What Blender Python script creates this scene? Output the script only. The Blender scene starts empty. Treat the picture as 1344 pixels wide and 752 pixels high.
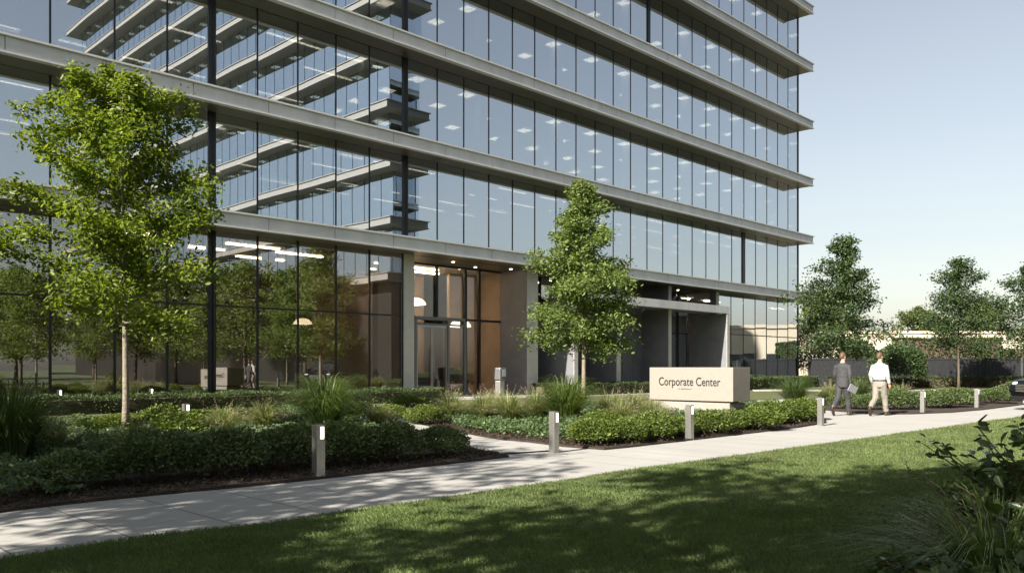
import bpy, math, random
import numpy as np
from mathutils import Vector, Matrix

# ------------------------------------------------------------------ basics
SC = bpy.context.scene
COL = SC.collection
PI = math.pi
R = math.radians
EYE = 1.35
FPX, CX, HZ = 1098.0, 672.0, 483.0          # focal length, centre column, horizon row (1344 px wide picture)
D = Vector((.7029, .7113, 0)); N = Vector((.7113, -.7029, 0)); Q0 = -27.49
BORG = N * Q0
BROT = math.atan2(.7113, .7029)

def G(x, y, z=0.0):                          # ground point seen at a picture position
    Z = (EYE - z) * FPX / (y - HZ)
    return Vector(((x - CX) / FPX * Z, Z, z))
def W(s, q, z=0.0):                          # building coordinates -> world
    p = D * s + N * (q + Q0)
    return Vector((p.x, p.y, z))
def SQ(p):
    return p.dot(D), p.dot(N) - Q0

def tag(o, label=None, cat=None, group=None, kind=None):
    if label: o['label'] = label
    if cat: o['category'] = cat
    if group: o['group'] = group
    if kind: o['kind'] = kind
    return o
def empty(name, loc=(0, 0, 0), rz=0, label=None, cat=None, group=None):
    o = bpy.data.objects.new(name, None); COL.objects.link(o)
    o.location = loc; o.rotation_euler = (0, 0, rz); o.empty_display_size = .2
    return tag(o, label, cat, group)

class MB:
    """collects shapes; build() links them as one mesh object"""
    def __init__(self): self.v = []; self.f = []; self.m = []; self.sm = []
    def add(self, vs, fs, mi=0, smooth=False):
        b = len(self.v); self.v += [tuple(p) for p in vs]
        for f in fs:
            self.f.append([b + i for i in f]); self.m.append(mi); self.sm.append(smooth)
    def box(self, a, b, mi=0):
        (x0, y0, z0), (x1, y1, z1) = a, b
        x0, x1 = min(x0, x1), max(x0, x1); y0, y1 = min(y0, y1), max(y0, y1); z0, z1 = min(z0, z1), max(z0, z1)
        vs = [(x0,y0,z0),(x1,y0,z0),(x1,y1,z0),(x0,y1,z0),(x0,y0,z1),(x1,y0,z1),(x1,y1,z1),(x0,y1,z1)]
        self.add(vs, [(0,3,2,1),(4,5,6,7),(0,1,5,4),(1,2,6,5),(2,3,7,6),(3,0,4,7)], mi)
    def bq(self, s0, s1, q0, q1, z0, z1, mi=0):      # box in building coordinates (local y = -q)
        self.box((s0, -q0, z0), (s1, -q1, z1), mi)
    def tube(self, pts, rad, n=8, mi=0, cap=True, smooth=True, squash=None):
        pts = [Vector(p) for p in pts]
        if not hasattr(rad, '__len__'): rad = [rad] * len(pts)
        vs = []; up = None
        for i, p in enumerate(pts):
            t = (pts[min(i + 1, len(pts) - 1)] - pts[max(i - 1, 0)])
            t = t.normalized() if t.length > 1e-9 else Vector((0, 0, 1))
            if up is None:
                up = Vector((1, 0, 0)) if abs(t.x) < .8 else Vector((0, 1, 0))
            u = (up - t * up.dot(t)).normalized(); w = t.cross(u); up = u
            for k in range(n):
                a = 2 * PI * k / n
                rx, ry = (rad[i], rad[i]) if not squash else (rad[i] * squash[0], rad[i] * squash[1])
                vs.append(p + u * (math.cos(a) * rx) + w * (math.sin(a) * ry))
        fs = []
        for i in range(len(pts) - 1):
            for k in range(n):
                a = i * n + k; b = i * n + (k + 1) % n
                fs.append((a, b, b + n, a + n))
        if cap:
            fs.append(tuple(reversed(range(n)))); fs.append(tuple(range((len(pts) - 1) * n, len(pts) * n)))
        self.add(vs, fs, mi, smooth)
    def rings(self, rings, n=20, mi=0):               # stacked horizontal ellipses (z, cx, cy, rx, ry)
        vs = []
        for (z, cx, cy, rx, ry) in rings:
            for k in range(n):
                a = 2 * PI * k / n
                vs.append((cx + rx * math.cos(a), cy + ry * math.sin(a), z))
        fs = []
        for i in range(len(rings) - 1):
            for k in range(n):
                a = i * n + k; b = i * n + (k + 1) % n
                fs.append((a, b, b + n, a + n))
        fs.append(tuple(reversed(range(n)))); fs.append(tuple(range((len(rings) - 1) * n, len(rings) * n)))
        self.add(vs, fs, mi, True)
    def ball(self, c, r, n=14, mi=0):
        if not hasattr(r, '__len__'): r = (r, r, r)
        vs = []; m = n // 2
        for i in range(m + 1):
            t = PI * i / m
            for k in range(n):
                a = 2 * PI * k / n
                rr = max(math.sin(t), 1e-4)
                vs.append((c[0] + r[0] * rr * math.cos(a), c[1] + r[1] * rr * math.sin(a), c[2] - r[2] * math.cos(t)))
        fs = [(i * n + k, i * n + (k + 1) % n, (i + 1) * n + (k + 1) % n, (i + 1) * n + k) for i in range(m) for k in range(n)]
        self.add(vs, fs, mi, True)
    def mesh(self, name):
        me = bpy.data.meshes.new(name)
        me.from_pydata(self.v, [], self.f)
        me.polygons.foreach_set('material_index', self.m)
        me.polygons.foreach_set('use_smooth', self.sm)
        me.update(); return me
    def build(self, name, mat, parent=None, loc=None, rz=0):
        me = self.mesh(name)
        for m in (mat if isinstance(mat, (list, tuple)) else [mat]): me.materials.append(m)
        return link(name, me, parent, loc, rz)
def link(name, me, parent=None, loc=None, rz=0):
    o = bpy.data.objects.new(name, me); COL.objects.link(o)
    if parent: o.parent = parent
    if loc is not None: o.location = loc
    if rz: o.rotation_euler = (0, 0, rz)
    return o
def bevel(o, w, seg=2):
    m = o.modifiers.new('bevel', 'BEVEL'); m.width = w; m.segments = seg; m.limit_method = 'ANGLE'; return o
def npmesh(name, V, F, mat, smooth=False):
    me = bpy.data.meshes.new(name)
    V = np.ascontiguousarray(V, np.float32); F = np.ascontiguousarray(F, np.int32)
    k = F.shape[1]
    me.vertices.add(len(V)); me.vertices.foreach_set('co', V.ravel())
    me.loops.add(F.size); me.loops.foreach_set('vertex_index', F.ravel())
    me.polygons.add(len(F)); me.polygons.foreach_set('loop_start', np.arange(0, F.size, k, dtype=np.int32))
    me.polygons.foreach_set('loop_total', np.full(len(F), k, np.int32))
    if smooth: me.polygons.foreach_set('use_smooth', np.ones(len(F), bool))
    me.update(calc_edges=True)
    for m in (mat if isinstance(mat, (list, tuple)) else [mat]): me.materials.append(m)
    return me
def copy_thing(o, loc=None, rz=None, sc=None, label=None, group=None):
    c = o.copy(); COL.objects.link(c)
    for ch in o.children:
        k = ch.copy(); COL.objects.link(k); k.parent = c
        for g in ch.children:
            j = g.copy(); COL.objects.link(j); j.parent = k
    if loc is not None: c.location = loc
    if rz is not None: c.rotation_euler = (0, 0, rz)
    if sc is not None: c.scale = sc if hasattr(sc, '__len__') else (sc, sc, sc)
    if label: c['label'] = label
    if group: c['group'] = group
    return c

# ------------------------------------------------------------------ materials
def mat(name, col, rough=.6, metal=0, spec=.5, noise=None, bump=None, emit=None, estr=0, streak=None):
    m = bpy.data.materials.new(name); m.use_nodes = True
    nt = m.node_tree; b = nt.nodes['Principled BSDF']
    b.inputs['Base Color'].default_value = (*col, 1); b.inputs['Roughness'].default_value = rough
    b.inputs['Metallic'].default_value = metal; b.inputs['Specular IOR Level'].default_value = spec
    if emit: b.inputs['Emission Color'].default_value = (*emit, 1); b.inputs['Emission Strength'].default_value = estr
    if noise or bump:
        tc = nt.nodes.new('ShaderNodeTexCoord')
    if noise:
        sc, amt = noise
        no = nt.nodes.new('ShaderNodeTexNoise'); no.inputs['Scale'].default_value = sc; no.inputs['Detail'].default_value = 6
        nt.links.new(tc.outputs['Object'], no.inputs['Vector'])
        cr = nt.nodes.new('ShaderNodeValToRGB')
        cr.color_ramp.elements[0].position = .3; cr.color_ramp.elements[1].position = .7
        cr.color_ramp.elements[0].color = (*[c * (1 - amt) for c in col], 1); cr.color_ramp.elements[1].color = (*[min(1, c * (1 + amt)) for c in col], 1)
        nt.links.new(no.outputs['Fac'], cr.inputs['Fac']); nt.links.new(cr.outputs['Color'], b.inputs['Base Color'])
    if streak:
        mp = nt.nodes.new('ShaderNodeMapping'); mp.inputs['Scale'].default_value = streak; nt.links.new(tc.outputs['Object'], mp.inputs['Vector']); nt.links.new(mp.outputs[0], no.inputs['Vector'])
    if bump:
        sc, st = bump
        nb = nt.nodes.new('ShaderNodeTexNoise'); nb.inputs['Scale'].default_value = sc; nb.inputs['Detail'].default_value = 4
        nt.links.new(tc.outputs['Object'], nb.inputs['Vector'])
        bp = nt.nodes.new('ShaderNodeBump'); bp.inputs['Strength'].default_value = st; bp.inputs['Distance'].default_value = .02
        nt.links.new(nb.outputs['Fac'], bp.inputs['Height']); nt.links.new(bp.outputs['Normal'], b.inputs['Normal'])
    return m

def leafmat(name, dark, light, trans=.35, rough=.45, tcol=None):
    m = bpy.data.materials.new(name); m.use_nodes = True
    nt = m.node_tree; nt.nodes.clear()
    out = nt.nodes.new('ShaderNodeOutputMaterial')
    ge = nt.nodes.new('ShaderNodeNewGeometry')
    cr = nt.nodes.new('ShaderNodeValToRGB')
    cr.color_ramp.elements[0].color = (*dark, 1); cr.color_ramp.elements[1].color = (*light, 1)
    nt.links.new(ge.outputs['Random Per Island'], cr.inputs['Fac'])
    # clump-scale variation
    tc = nt.nodes.new('ShaderNodeTexCoord'); no = nt.nodes.new('ShaderNodeTexNoise'); no.inputs['Scale'].default_value = 1.3
    nt.links.new(tc.outputs['Object'], no.inputs['Vector'])
    mr = nt.nodes.new('ShaderNodeMapRange'); mr.inputs[1].default_value = .3; mr.inputs[2].default_value = .7
    mr.inputs[3].default_value = .75; mr.inputs[4].default_value = 1.2
    nt.links.new(no.outputs['Fac'], mr.inputs[0])
    hs = nt.nodes.new('ShaderNodeHueSaturation')
    nt.links.new(cr.outputs['Color'], hs.inputs['Color']); nt.links.new(mr.outputs[0], hs.inputs['Value'])
    p = nt.nodes.new('ShaderNodeBsdfPrincipled'); p.inputs['Roughness'].default_value = rough; p.inputs['Specular IOR Level'].default_value = .35
    nt.links.new(hs.outputs['Color'], p.inputs['Base Color'])
    t = nt.nodes.new('ShaderNodeBsdfTranslucent')
    g = nt.nodes.new('ShaderNodeMix'); g.data_type = 'RGBA'; g.blend_type = 'MULTIPLY'; g.inputs[0].default_value = 1
    nt.links.new(hs.outputs['Color'], g.inputs[6]); g.inputs[7].default_value = (*(tcol or (1.9, 1.9, .6)), 1)
    nt.links.new(g.outputs[2], t.inputs['Color'])
    mx = nt.nodes.new('ShaderNodeMixShader'); mx.inputs[0].default_value = trans
    nt.links.new(p.outputs[0], mx.inputs[1]); nt.links.new(t.outputs[0], mx.inputs[2])
    nt.links.new(mx.outputs[0], out.inputs['Surface'])
    return m

def glassmat(name, r0, tint, rtint=(1, 1, 1), power=3.0, wob=.0):
    m = bpy.data.materials.new(name); m.use_nodes = True
    nt = m.node_tree; nt.nodes.clear()
    out = nt.nodes.new('ShaderNodeOutputMaterial')
    lw = nt.nodes.new('ShaderNodeLayerWeight'); lw.inputs['Blend'].default_value = .5   # facing = 1 - cos
    pw = nt.nodes.new('ShaderNodeMath'); pw.operation = 'POWER'; pw.inputs[1].default_value = power
    nt.links.new(lw.outputs['Facing'], pw.inputs[0])
    mr = nt.nodes.new('ShaderNodeMapRange'); mr.inputs[3].default_value = r0; mr.inputs[4].default_value = 1.0
    nt.links.new(pw.outputs[0], mr.inputs[0])
    tr = nt.nodes.new('ShaderNodeBsdfTransparent'); tr.inputs[0].default_value = (*tint, 1)
    gl = nt.nodes.new('ShaderNodeBsdfGlossy'); gl.inputs['Color'].default_value = (*rtint, 1); gl.inputs['Roughness'].default_value = .0
    oi = nt.nodes.new('ShaderNodeObjectInfo'); wn = nt.nodes.new('ShaderNodeTexWhiteNoise'); wn.noise_dimensions = '1D'; nt.links.new(oi.outputs['Random'], wn.inputs['W'])
    sb = nt.nodes.new('ShaderNodeVectorMath'); sb.operation = 'SUBTRACT'; sb.inputs[1].default_value = (.5, .5, .5); nt.links.new(wn.outputs['Color'], sb.inputs[0])
    ms = nt.nodes.new('ShaderNodeVectorMath'); ms.operation = 'SCALE'; ms.inputs['Scale'].default_value = .007; nt.links.new(sb.outputs[0], ms.inputs[0])
    ge = nt.nodes.new('ShaderNodeNewGeometry'); ad = nt.nodes.new('ShaderNodeVectorMath'); nt.links.new(ge.outputs['Normal'], ad.inputs[0]); nt.links.new(ms.outputs[0], ad.inputs[1])
    nm = nt.nodes.new('ShaderNodeVectorMath'); nm.operation = 'NORMALIZE'; nt.links.new(ad.outputs[0], nm.inputs[0]); nt.links.new(nm.outputs[0], gl.inputs['Normal'])
    if wob:
        tc = nt.nodes.new('ShaderNodeTexCoord'); no = nt.nodes.new('ShaderNodeTexNoise'); no.inputs['Scale'].default_value = .55; no.inputs['Detail'].default_value = 0
        nt.links.new(tc.outputs['Object'], no.inputs['Vector'])
        bp = nt.nodes.new('ShaderNodeBump'); bp.inputs['Strength'].default_value = 1; bp.inputs['Distance'].default_value = wob
        nt.links.new(no.outputs['Fac'], bp.inputs['Height']); nt.links.new(nm.outputs[0], bp.inputs['Normal']); nt.links.new(bp.outputs['Normal'], gl.inputs['Normal'])
    mx = nt.nodes.new('ShaderNodeMixShader')
    nt.links.new(mr.outputs[0], mx.inputs[0]); nt.links.new(tr.outputs[0], mx.inputs[1]); nt.links.new(gl.outputs[0], mx.inputs[2])
    nt.links.new(mx.outputs[0], out.inputs['Surface'])
    return m

def emis(name, col, s):
    m = bpy.data.materials.new(name); m.use_nodes = True
    nt = m.node_tree; nt.nodes.clear()
    out = nt.nodes.new('ShaderNodeOutputMaterial'); e = nt.nodes.new('ShaderNodeEmission')
    e.inputs[0].default_value = (*col, 1); e.inputs[1].default_value = s
    nt.links.new(e.outputs[0], out.inputs[0]); return m

def concrete_path():
    m = bpy.data.materials.new('path_concrete'); m.use_nodes = True
    nt = m.node_tree; b = nt.nodes['Principled BSDF']; L = nt.links.new
    tc = nt.nodes.new('ShaderNodeTexCoord')
    def dot(v):
        n = nt.nodes.new('ShaderNodeVectorMath'); n.operation = 'DOT_PRODUCT'; n.inputs[1].default_value = v
        L(tc.outputs['Object'], n.inputs[0]); return n.outputs['Value']
    def mth(op, a, b_=None):
        n = nt.nodes.new('ShaderNodeMath'); n.operation = op
        for i, x in enumerate((a, b_)):
            if x is None: continue
            if isinstance(x, (int, float)): n.inputs[i].default_value = x
            else: L(x, n.inputs[i])
        return n.outputs[0]
    s = dot(tuple(D)); q = dot(tuple(N))
    js = mth('ABSOLUTE', mth('SUBTRACT', mth('FRACT', mth('DIVIDE', mth('ADD', s, 20.0 + .2), .845 * 1.0)), .5))   # .5 at joints
    js = mth('GREATER_THAN', js, .5 - .009)
    jq = mth('ABSOLUTE', mth('SUBTRACT', q, 19.38 + Q0)); jq = mth('LESS_THAN', jq, .0035)
    jt = mth('MAXIMUM', js, mth('MULTIPLY', jq, .7))
    sid = mth('FLOOR', mth('DIVIDE', mth('ADD', s, 20.2 + .4225), .845))
    wn = nt.nodes.new('ShaderNodeTexWhiteNoise'); wn.noise_dimensions = '1D'; L(sid, wn.inputs['W'])
    n1 = nt.nodes.new('ShaderNodeTexNoise'); n1.inputs['Scale'].default_value = 1.1; n1.inputs['Detail'].default_value = 8; n1.inputs['Roughness'].default_value = .65
    L(tc.outputs['Object'], n1.inputs['Vector'])
    n2 = nt.nodes.new('ShaderNodeTexNoise'); n2.inputs['Scale'].default_value = 70; n2.inputs['Detail'].default_value = 5
    L(tc.outputs['Object'], n2.inputs['Vector'])
    v = mth('ADD', mth('ADD', mth('MULTIPLY', n1.outputs['Fac'], .36), mth('MULTIPLY', n2.outputs['Fac'], .22)), mth('MULTIPLY', wn.outputs['Value'], .07))
    cr = nt.nodes.new('ShaderNodeValToRGB')
    cr.color_ramp.elements[0].position = .15; cr.color_ramp.elements[1].position = .50
    cr.color_ramp.elements[0].color = (.30, .292, .278, 1); cr.color_ramp.elements[1].color = (.41, .40, .38, 1)
    L(v, cr.inputs['Fac'])
    mx = nt.nodes.new('ShaderNodeMix'); mx.data_type = 'RGBA'; L(jt, mx.inputs[0]); L(cr.outputs['Color'], mx.inputs[6]); mx.inputs[7].default_value = (.09, .088, .084, 1)
    L(mx.outputs[2], b.inputs['Base Color']); b.inputs['Roughness'].default_value = .8
    bp = nt.nodes.new('ShaderNodeBump'); bp.inputs['Strength'].default_value = .25; bp.inputs['Distance'].default_value = .006
    L(n2.outputs['Fac'], bp.inputs['Height']); L(bp.outputs['Normal'], b.inputs['Normal'])
    return m

M = {}
M['concrete'] = concrete_path()
M['kerb'] = mat('kerb_stone', (.45, .44, .42), .8, noise=(8, .15))
M['lawnsoil'] = mat('lawn_turf', (.085, .095, .032), .9, noise=(14, .35), bump=(60, .6))
M['far'] = mat('far_ground_cover', (.07, .09, .035), .95, noise=(.15, .3))
M['mulch'] = mat('bark_mulch', (.035, .024, .017), .95, noise=(45, .65), bump=(55, 1.0))
M['fascia'] = mat('fascia_metal', (.545, .55, .555), .45, .1, noise=(1.6, .11), streak=(1, 1, .18))
M['coping'] = mat('coping_metal', (.64, .64, .64), .4, .2)
M['backing'] = mat('dark_backing', (.03, .03, .03), .8)
M['soffit'] = mat('soffit_panel', (.10, .088, .070), .38, .1, noise=(1.2, .1))
M['mullion'] = mat('dark_mullion', (.022, .024, .027), .4, .5)
M['steel'] = mat('grey_frame', (.16, .165, .17), .4, .5)
M['brushed'] = mat('brushed_steel', (.40, .39, .37), .35, .8, noise=(30, .1))
M['pier'] = mat('pier_stone', (.50, .485, .46), .6, noise=(3, .07))
M['darkpanel_sideshade'] = mat('dark_panel_side_shade', (.20, .20, .215), .5, .2, noise=(1.5, .12))
M['slab'] = mat('ceiling_tile', (.52, .53, .55), .8)
M['slabL'] = mat('floor_carpet', (.14, .145, .16), .9, noise=(3, .2))
M['core'] = mat('core_wall', (.36, .38, .42), .8, noise=(.35, .25))
M['icol'] = mat('interior_column', (.5, .5, .52), .7)
M['lobbywall'] = mat('lobby_wood_wall', (.48, .36, .255), .55, noise=(2, .12))
M['towerband'] = mat('tower_band_metal', (.27, .262, .25), .5)
M['lobbywall2'] = mat('lobby_dark_wall', (.11, .085, .065), .6, noise=(2, .2))
M['lobbyfloor'] = mat('lobby_floor', (.10, .09, .08), .25)
M['furn'] = mat('dark_furniture', (.03, .03, .032), .5)
M['glassU'] = glassmat('office_glass', .66, (.60, .62, .61), (.80, .85, .90), 3.0, .0015)
M['glassG'] = glassmat('lobby_glass', .34, (.55, .52, .47), (.96, .97, 1), 2.4, .001)
M['glassE'] = glassmat('entrance_glass', .07, (.82, .76, .68), (.97, .97, 1), 2.4, .001)
M['glassT'] = glassmat('tower_glass', .68, (.6, .66, .7), (.85, .93, 1), 2.5)
M['light'] = emis('ceiling_light', (1, .86, .66), 2.4)
M['lightW'] = emis('lobby_light', (1, .84, .62), 11.0)
M['pend'] = emis('pendant_glow', (1, .85, .62), 2.0)
M['lamp'] = emis('bollard_lamp', (1, .88, .70), 2.2)
M['down'] = emis('downlight', (1, .86, .64), 6.0)
M['sign'] = mat('sign_stone', (.255, .232, .20), .7, noise=(6, .05), bump=(120, .15))
M['signbase'] = mat('sign_plinth_stone', (.26, .245, .215), .75, noise=(5, .06))
M['ink'] = mat('sign_letter_ink', (.02, .02, .02), .4)
M['fence'] = mat('fence_board', (.022, .023, .026), .6, noise=(8, .35))
M['stucco'] = mat('beige_stucco', (.62, .53, .42), .85, noise=(.4, .08))
M['win'] = mat('dark_window', (.03, .035, .04), .15)
M['bark'] = mat('pale_bark', (.21, .18, .14), .9, noise=(14, .35), bump=(25, .9))
M['barkD'] = mat('dark_bark', (.10, .08, .06), .9, noise=(14, .35), bump=(25, .9))
M['leafA'] = leafmat('leaf_lime', (.070, .115, .016), (.185, .230, .034), .45)
M['leafB'] = leafmat('leaf_mid', (.072, .118, .028), (.185, .235, .072), .34)
M['leafC'] = leafmat('leaf_deep', (.030, .058, .022), (.070, .108, .038), .25)
M['leafD'] = leafmat('leaf_far', (.07, .10, .03), (.14, .17, .06), .3)
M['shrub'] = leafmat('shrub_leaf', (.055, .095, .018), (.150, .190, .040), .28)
M['shrubShade'] = leafmat('shrub_leaf_shade_lift', (.060, .095, .034), (.130, .170, .065), .24)  # leaf copy for shaded shrubs, colour lifted to replace missing shade fill
M['hedge'] = leafmat('hedge_leaf', (.032, .058, .020), (.075, .110, .036), .2)
M['cover'] = leafmat('cover_leaf', (.050, .090, .035), (.120, .170, .075), .25)
M['coverShade'] = leafmat('cover_leaf_shade_lift', (.055, .095, .042), (.13, .175, .085), .24)  # shaded-bed copy of the cover leaf, lightened in place of fill light
M['grassG'] = leafmat('blade_green', (.065, .110, .026), (.16, .21, .065), .3)
M['grassD'] = leafmat('blade_deep', (.045, .080, .026), (.12, .165, .06), .3)
M['grassY'] = leafmat('blade_straw', (.12, .165, .05), (.30, .33, .13), .38, tcol=(1.4, 1.4, .8))
M['plume'] = leafmat('plume_tan', (.46, .40, .30), (.68, .60, .47), .45, tcol=(1.2, 1.1, .9))
M['twig'] = mat('dry_stem', (.10, .07, .05), .9)
M['turf'] = leafmat('turf_blade', (.070, .113, .033), (.172, .212, .074), .30, .6, (1.35, 1.8, .8))
M['broad'] = leafmat('broad_leaf', (.045, .080, .026), (.110, .155, .055), .22, .3)

# ------------------------------------------------------------------ world, sun, camera
EL = R(33); AZ = math.atan2(-.640, -.768)
S = Vector((math.sin(AZ) * math.cos(EL), math.cos(AZ) * math.cos(EL), math.sin(EL)))
w = bpy.data.worlds.new('World'); SC.world = w; w.use_nodes = True
nt = w.node_tree
sky = nt.nodes.new('ShaderNodeTexSky'); sky.sky_type = 'NISHITA'; sky.sun_disc = False
sky.sun_elevation = EL; sky.sun_rotation = AZ % (2 * PI); sky.air_density = 1.35; sky.dust_density = 1.4; sky.ozone_density = .8
shs = nt.nodes.new('ShaderNodeHueSaturation'); shs.inputs['Saturation'].default_value = .5
stn = nt.nodes.new('ShaderNodeMix'); stn.data_type = 'RGBA'; stn.blend_type = 'MULTIPLY'; stn.inputs[0].default_value = 1; stn.inputs[7].default_value = (.975, .98, 1.0, 1)
nt.links.new(sky.outputs[0], shs.inputs['Color']); nt.links.new(shs.outputs[0], stn.inputs[6]); nt.links.new(stn.outputs[2], nt.nodes['Background'].inputs[0])
nt.nodes['Background'].inputs[1].default_value = .049
sl = bpy.data.lights.new('sun', 'SUN'); sl.energy = 4.5; sl.angle = R(.53); sl.color = (1, .925, .81)
so = bpy.data.objects.new('sun', sl); COL.objects.link(so); so.rotation_euler = (-S).to_track_quat('-Z', 'Y').to_euler(); so.location = S * 60
cam = bpy.data.cameras.new('camera'); co = bpy.data.objects.new('camera', cam); COL.objects.link(co)
co.location = (0, 0, EYE); co.rotation_euler = (PI / 2, 0, 0)
cam.sensor_width = 36; cam.lens = FPX / 1344 * 36; cam.shift_y = (HZ - 376) / 1344; cam.clip_end = 3000; cam.clip_start = .05
SC.camera = co
SC.view_settings.view_transform = 'Standard'; SC.view_settings.look = 'None'; SC.view_settings.exposure = 1.56; SC.view_settings.gamma = 1
cy = SC.cycles
cy.max_bounces = 10; cy.diffuse_bounces = 4; cy.glossy_bounces = 4; cy.transmission_bounces = 4; cy.transparent_max_bounces = 14
cy.use_denoising = True; cy.caustics_reflective = False; cy.caustics_refractive = False; cy.sample_clamp_indirect = 6

# ------------------------------------------------------------------ ground sheets
def sheet(name, pts, z, m, thick=0, kind='structure', label=None):
    b = MB(); n = len(pts)
    p2 = [(p[0], p[1]) for p in pts]
    ar = sum(p2[i][0] * p2[(i + 1) % n][1] - p2[(i + 1) % n][0] * p2[i][1] for i in range(n))
    if ar < 0: p2.reverse()
    b.add([(x, y, z) for x, y in p2], [tuple(range(n))])
    if thick:
        b.add([(x, y, z) for x, y in p2] + [(x, y, z - thick) for x, y in p2], [((i + 1) % n, i, n + i, n + (i + 1) % n) for i in range(n)])
    o = b.build(name, m); tag(o, label, None, None, kind); return o, np.array(p2)
def inside(poly, P):
    x, y = P[:, 0], P[:, 1]; c = np.zeros(len(P), bool); n = len(poly)
    for i in range(n):
        x0, y0 = poly[i]; x1, y1 = poly[(i + 1) % n]
        k = ((y0 > y) != (y1 > y)) & (x < (x1 - x0) * (y - y0) / (y1 - y0 + 1e-12) + x0)
        c ^= k
    return c
def edge_dist(poly, P):
    d = np.full(len(P), 1e9)
    for i in range(len(poly)):
        a = poly[i]; b = poly[(i + 1) % len(poly)]; ab = b - a
        t = np.clip(((P - a) @ ab) / (ab @ ab + 1e-12), 0, 1)
        d = np.minimum(d, np.linalg.norm(P - (a + t[:, None] * ab), axis=1))
    return d
def smooth_pts(pts, k=6):                      # Catmull-Rom through points
    out = []; P = [Vector((p[0], p[1], 0)) for p in pts]
    for i in range(len(P) - 1):
        p0 = P[max(i - 1, 0)]; p1 = P[i]; p2 = P[i + 1]; p3 = P[min(i + 2, len(P) - 1)]
        for j in range(k):
            t = j / k
            out.append(.5 * ((2 * p1) + (p2 - p0) * t + (2 * p0 - 5 * p1 + 4 * p2 - p3) * t * t + (3 * p1 - p0 - 3 * p2 + p3) * t ** 3))
    out.append(P[-1]); return [(p.x, p.y) for p in out]

sheet('ground', [(-900, -300), (900, -300), (900, 1500), (-900, 1500)], -.02, M['far'])
conc = [W(-14, 25), W(-14, 14), W(8, 14), W(14, 0.), W(46, 0.), W(46, 17), (40, 30), (60, 33), (60, 20), W(30, 25)]
sheet('path', [(p[0], p[1]) for p in conc], 0.0, M['concrete'])
# entrance apron joins the branch path
edge_px = [(-250, 777), (0, 735.5), (121, 717), (263, 698), (340, 690), (400, 681), (501, 666), (602, 651), (740, 631.5), (828, 617.5), (960, 599.5), (1080, 583), (1167, 571.5), (1344, 547), (1500, 530)]
edge = smooth_pts([G(x, y) for x, y in edge_px])
lawn_o, lawn_poly = sheet('lawn', edge + [(30, 24), (30, -12), (-20, -12), (-12, 2)], .014, M['lawnsoil'], .03)
branch = [(.25, 13.3), (-.75, 15.0), (-2.2, 18.0), (-3.6, 22), (-4.0, 27), (-3.4, 32), (-2.4, 36.2)]
rl = [W(-16, 1.75), W(46, 1.75), W(46, 9.5), W(30, 9.5), W(20, 12), W(14, 16), W(-16, 16)]
bw_ = smooth_pts(branch); L_ = []; R_ = []
for i in range(len(bw_)):
    a_ = Vector(bw_[max(i - 1, 0)]); c_ = Vector(bw_[min(i + 1, len(bw_) - 1)]); t_ = (c_ - a_).normalized(); n_ = Vector((-t_.y, t_.x)) * .68
    L_.append(tuple(Vector(bw_[i]) + n_)); R_.append(tuple(Vector(bw_[i]) - n_))
sheet('branch_path', L_ + R_[::-1], .026, M['concrete'])
rear_o, rear_poly = sheet('rear_lawn', [(p.x, p.y) for p in rl], .012, M['lawnsoil'])
lb_px = [(-250, 712), (0, 673), (150, 655.5), (300, 641), (418, 629), (560, 612.5), (668, 600)]
lb = [G(x, y) for x, y in lb_px]
left_bed_pts = smooth_pts([(p.x, p.y) for p in lb]) + [(-1.3, 15.2), (-2.9, 18.2), (-4.4, 22.5), (-4.6, 25.5), (-7, 25), (-9.5, 21.5), (-12, 17.5), (-14, 12)]
lbed_o, left_bed = sheet('planting_bed', left_bed_pts, .035, M['mulch'], .05)
rb_px = [(643, 576), (690, 580), (740, 586.5), (793, 590.5), (824, 587.5), (902, 578.5), (993, 568), (1050, 561), (1085, 555), (1078, 548), (1050, 541), (1030, 538)]
rb = [G(x, y) for x, y in rb_px]
right_bed_pts = [(p.x, p.y) for p in rb] + [(9.5, 29), (7, 31), (3.5, 30), (.5, 28.5), (-2.5, 26.5), (-2.6, 22), (-1.6, 18.5)]
rbed_o, right_bed = sheet('planting_bed', right_bed_pts, .035, M['mulch'], .05)
fb_px = [(1098, 540), (1150, 544), (1200, 543.5), (1250, 541.5), (1290, 538), (1322, 534)]
fb = [G(x, y) for x, y in fb_px]
far_bed_pts = [(p.x, p.y) for p in fb] + [(19.5, 31.5), (22, 36), (16, 37), (11, 34), (9.8, 29.5)]
fbed_o, far_bed = sheet('planting_bed', far_bed_pts, .035, M['mulch'], .05)
fl = [(9, 34), (13, 37.5), (24, 37.5), (40, 44), (60, 44), (60, 59.5), (22, 59.5), (16, 53)]
far_lawn_o, far_lawn = sheet('far_lawn', fl, .02, M['lawnsoil'])
sheet('far_path', [(14, 48.5), (60, 48.5), (60, 50.5), (14.5, 50.5)], .05, M['kerb'], .06)
sheet('kerb', [(19.3, 31.2), (30, 31.2), (30, 31.6), (19.3, 31.6)], .13, M['kerb'], .15)
b = MB()
b.bq(21.95, 28.7, -1.6, 1.3, .005, .10); b.bq(22.2, 27.5, 1.3, 1.75, .005, .055)
o = b.build('entrance_step', M['pier'], None, BORG, BROT); bevel(o, .012); tag(o, 'pale stone landing slab in front of the glass entrance doors', 'step')

# ------------------------------------------------------------------ building
bl = empty('office_building', BORG, BROT, 'tall glass office building with pale metal bands between its storeys', 'building')
LV = [6.60 + 4.05 * k for k in range(7)]
S0, S1 = -9.0, 56.9
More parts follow.
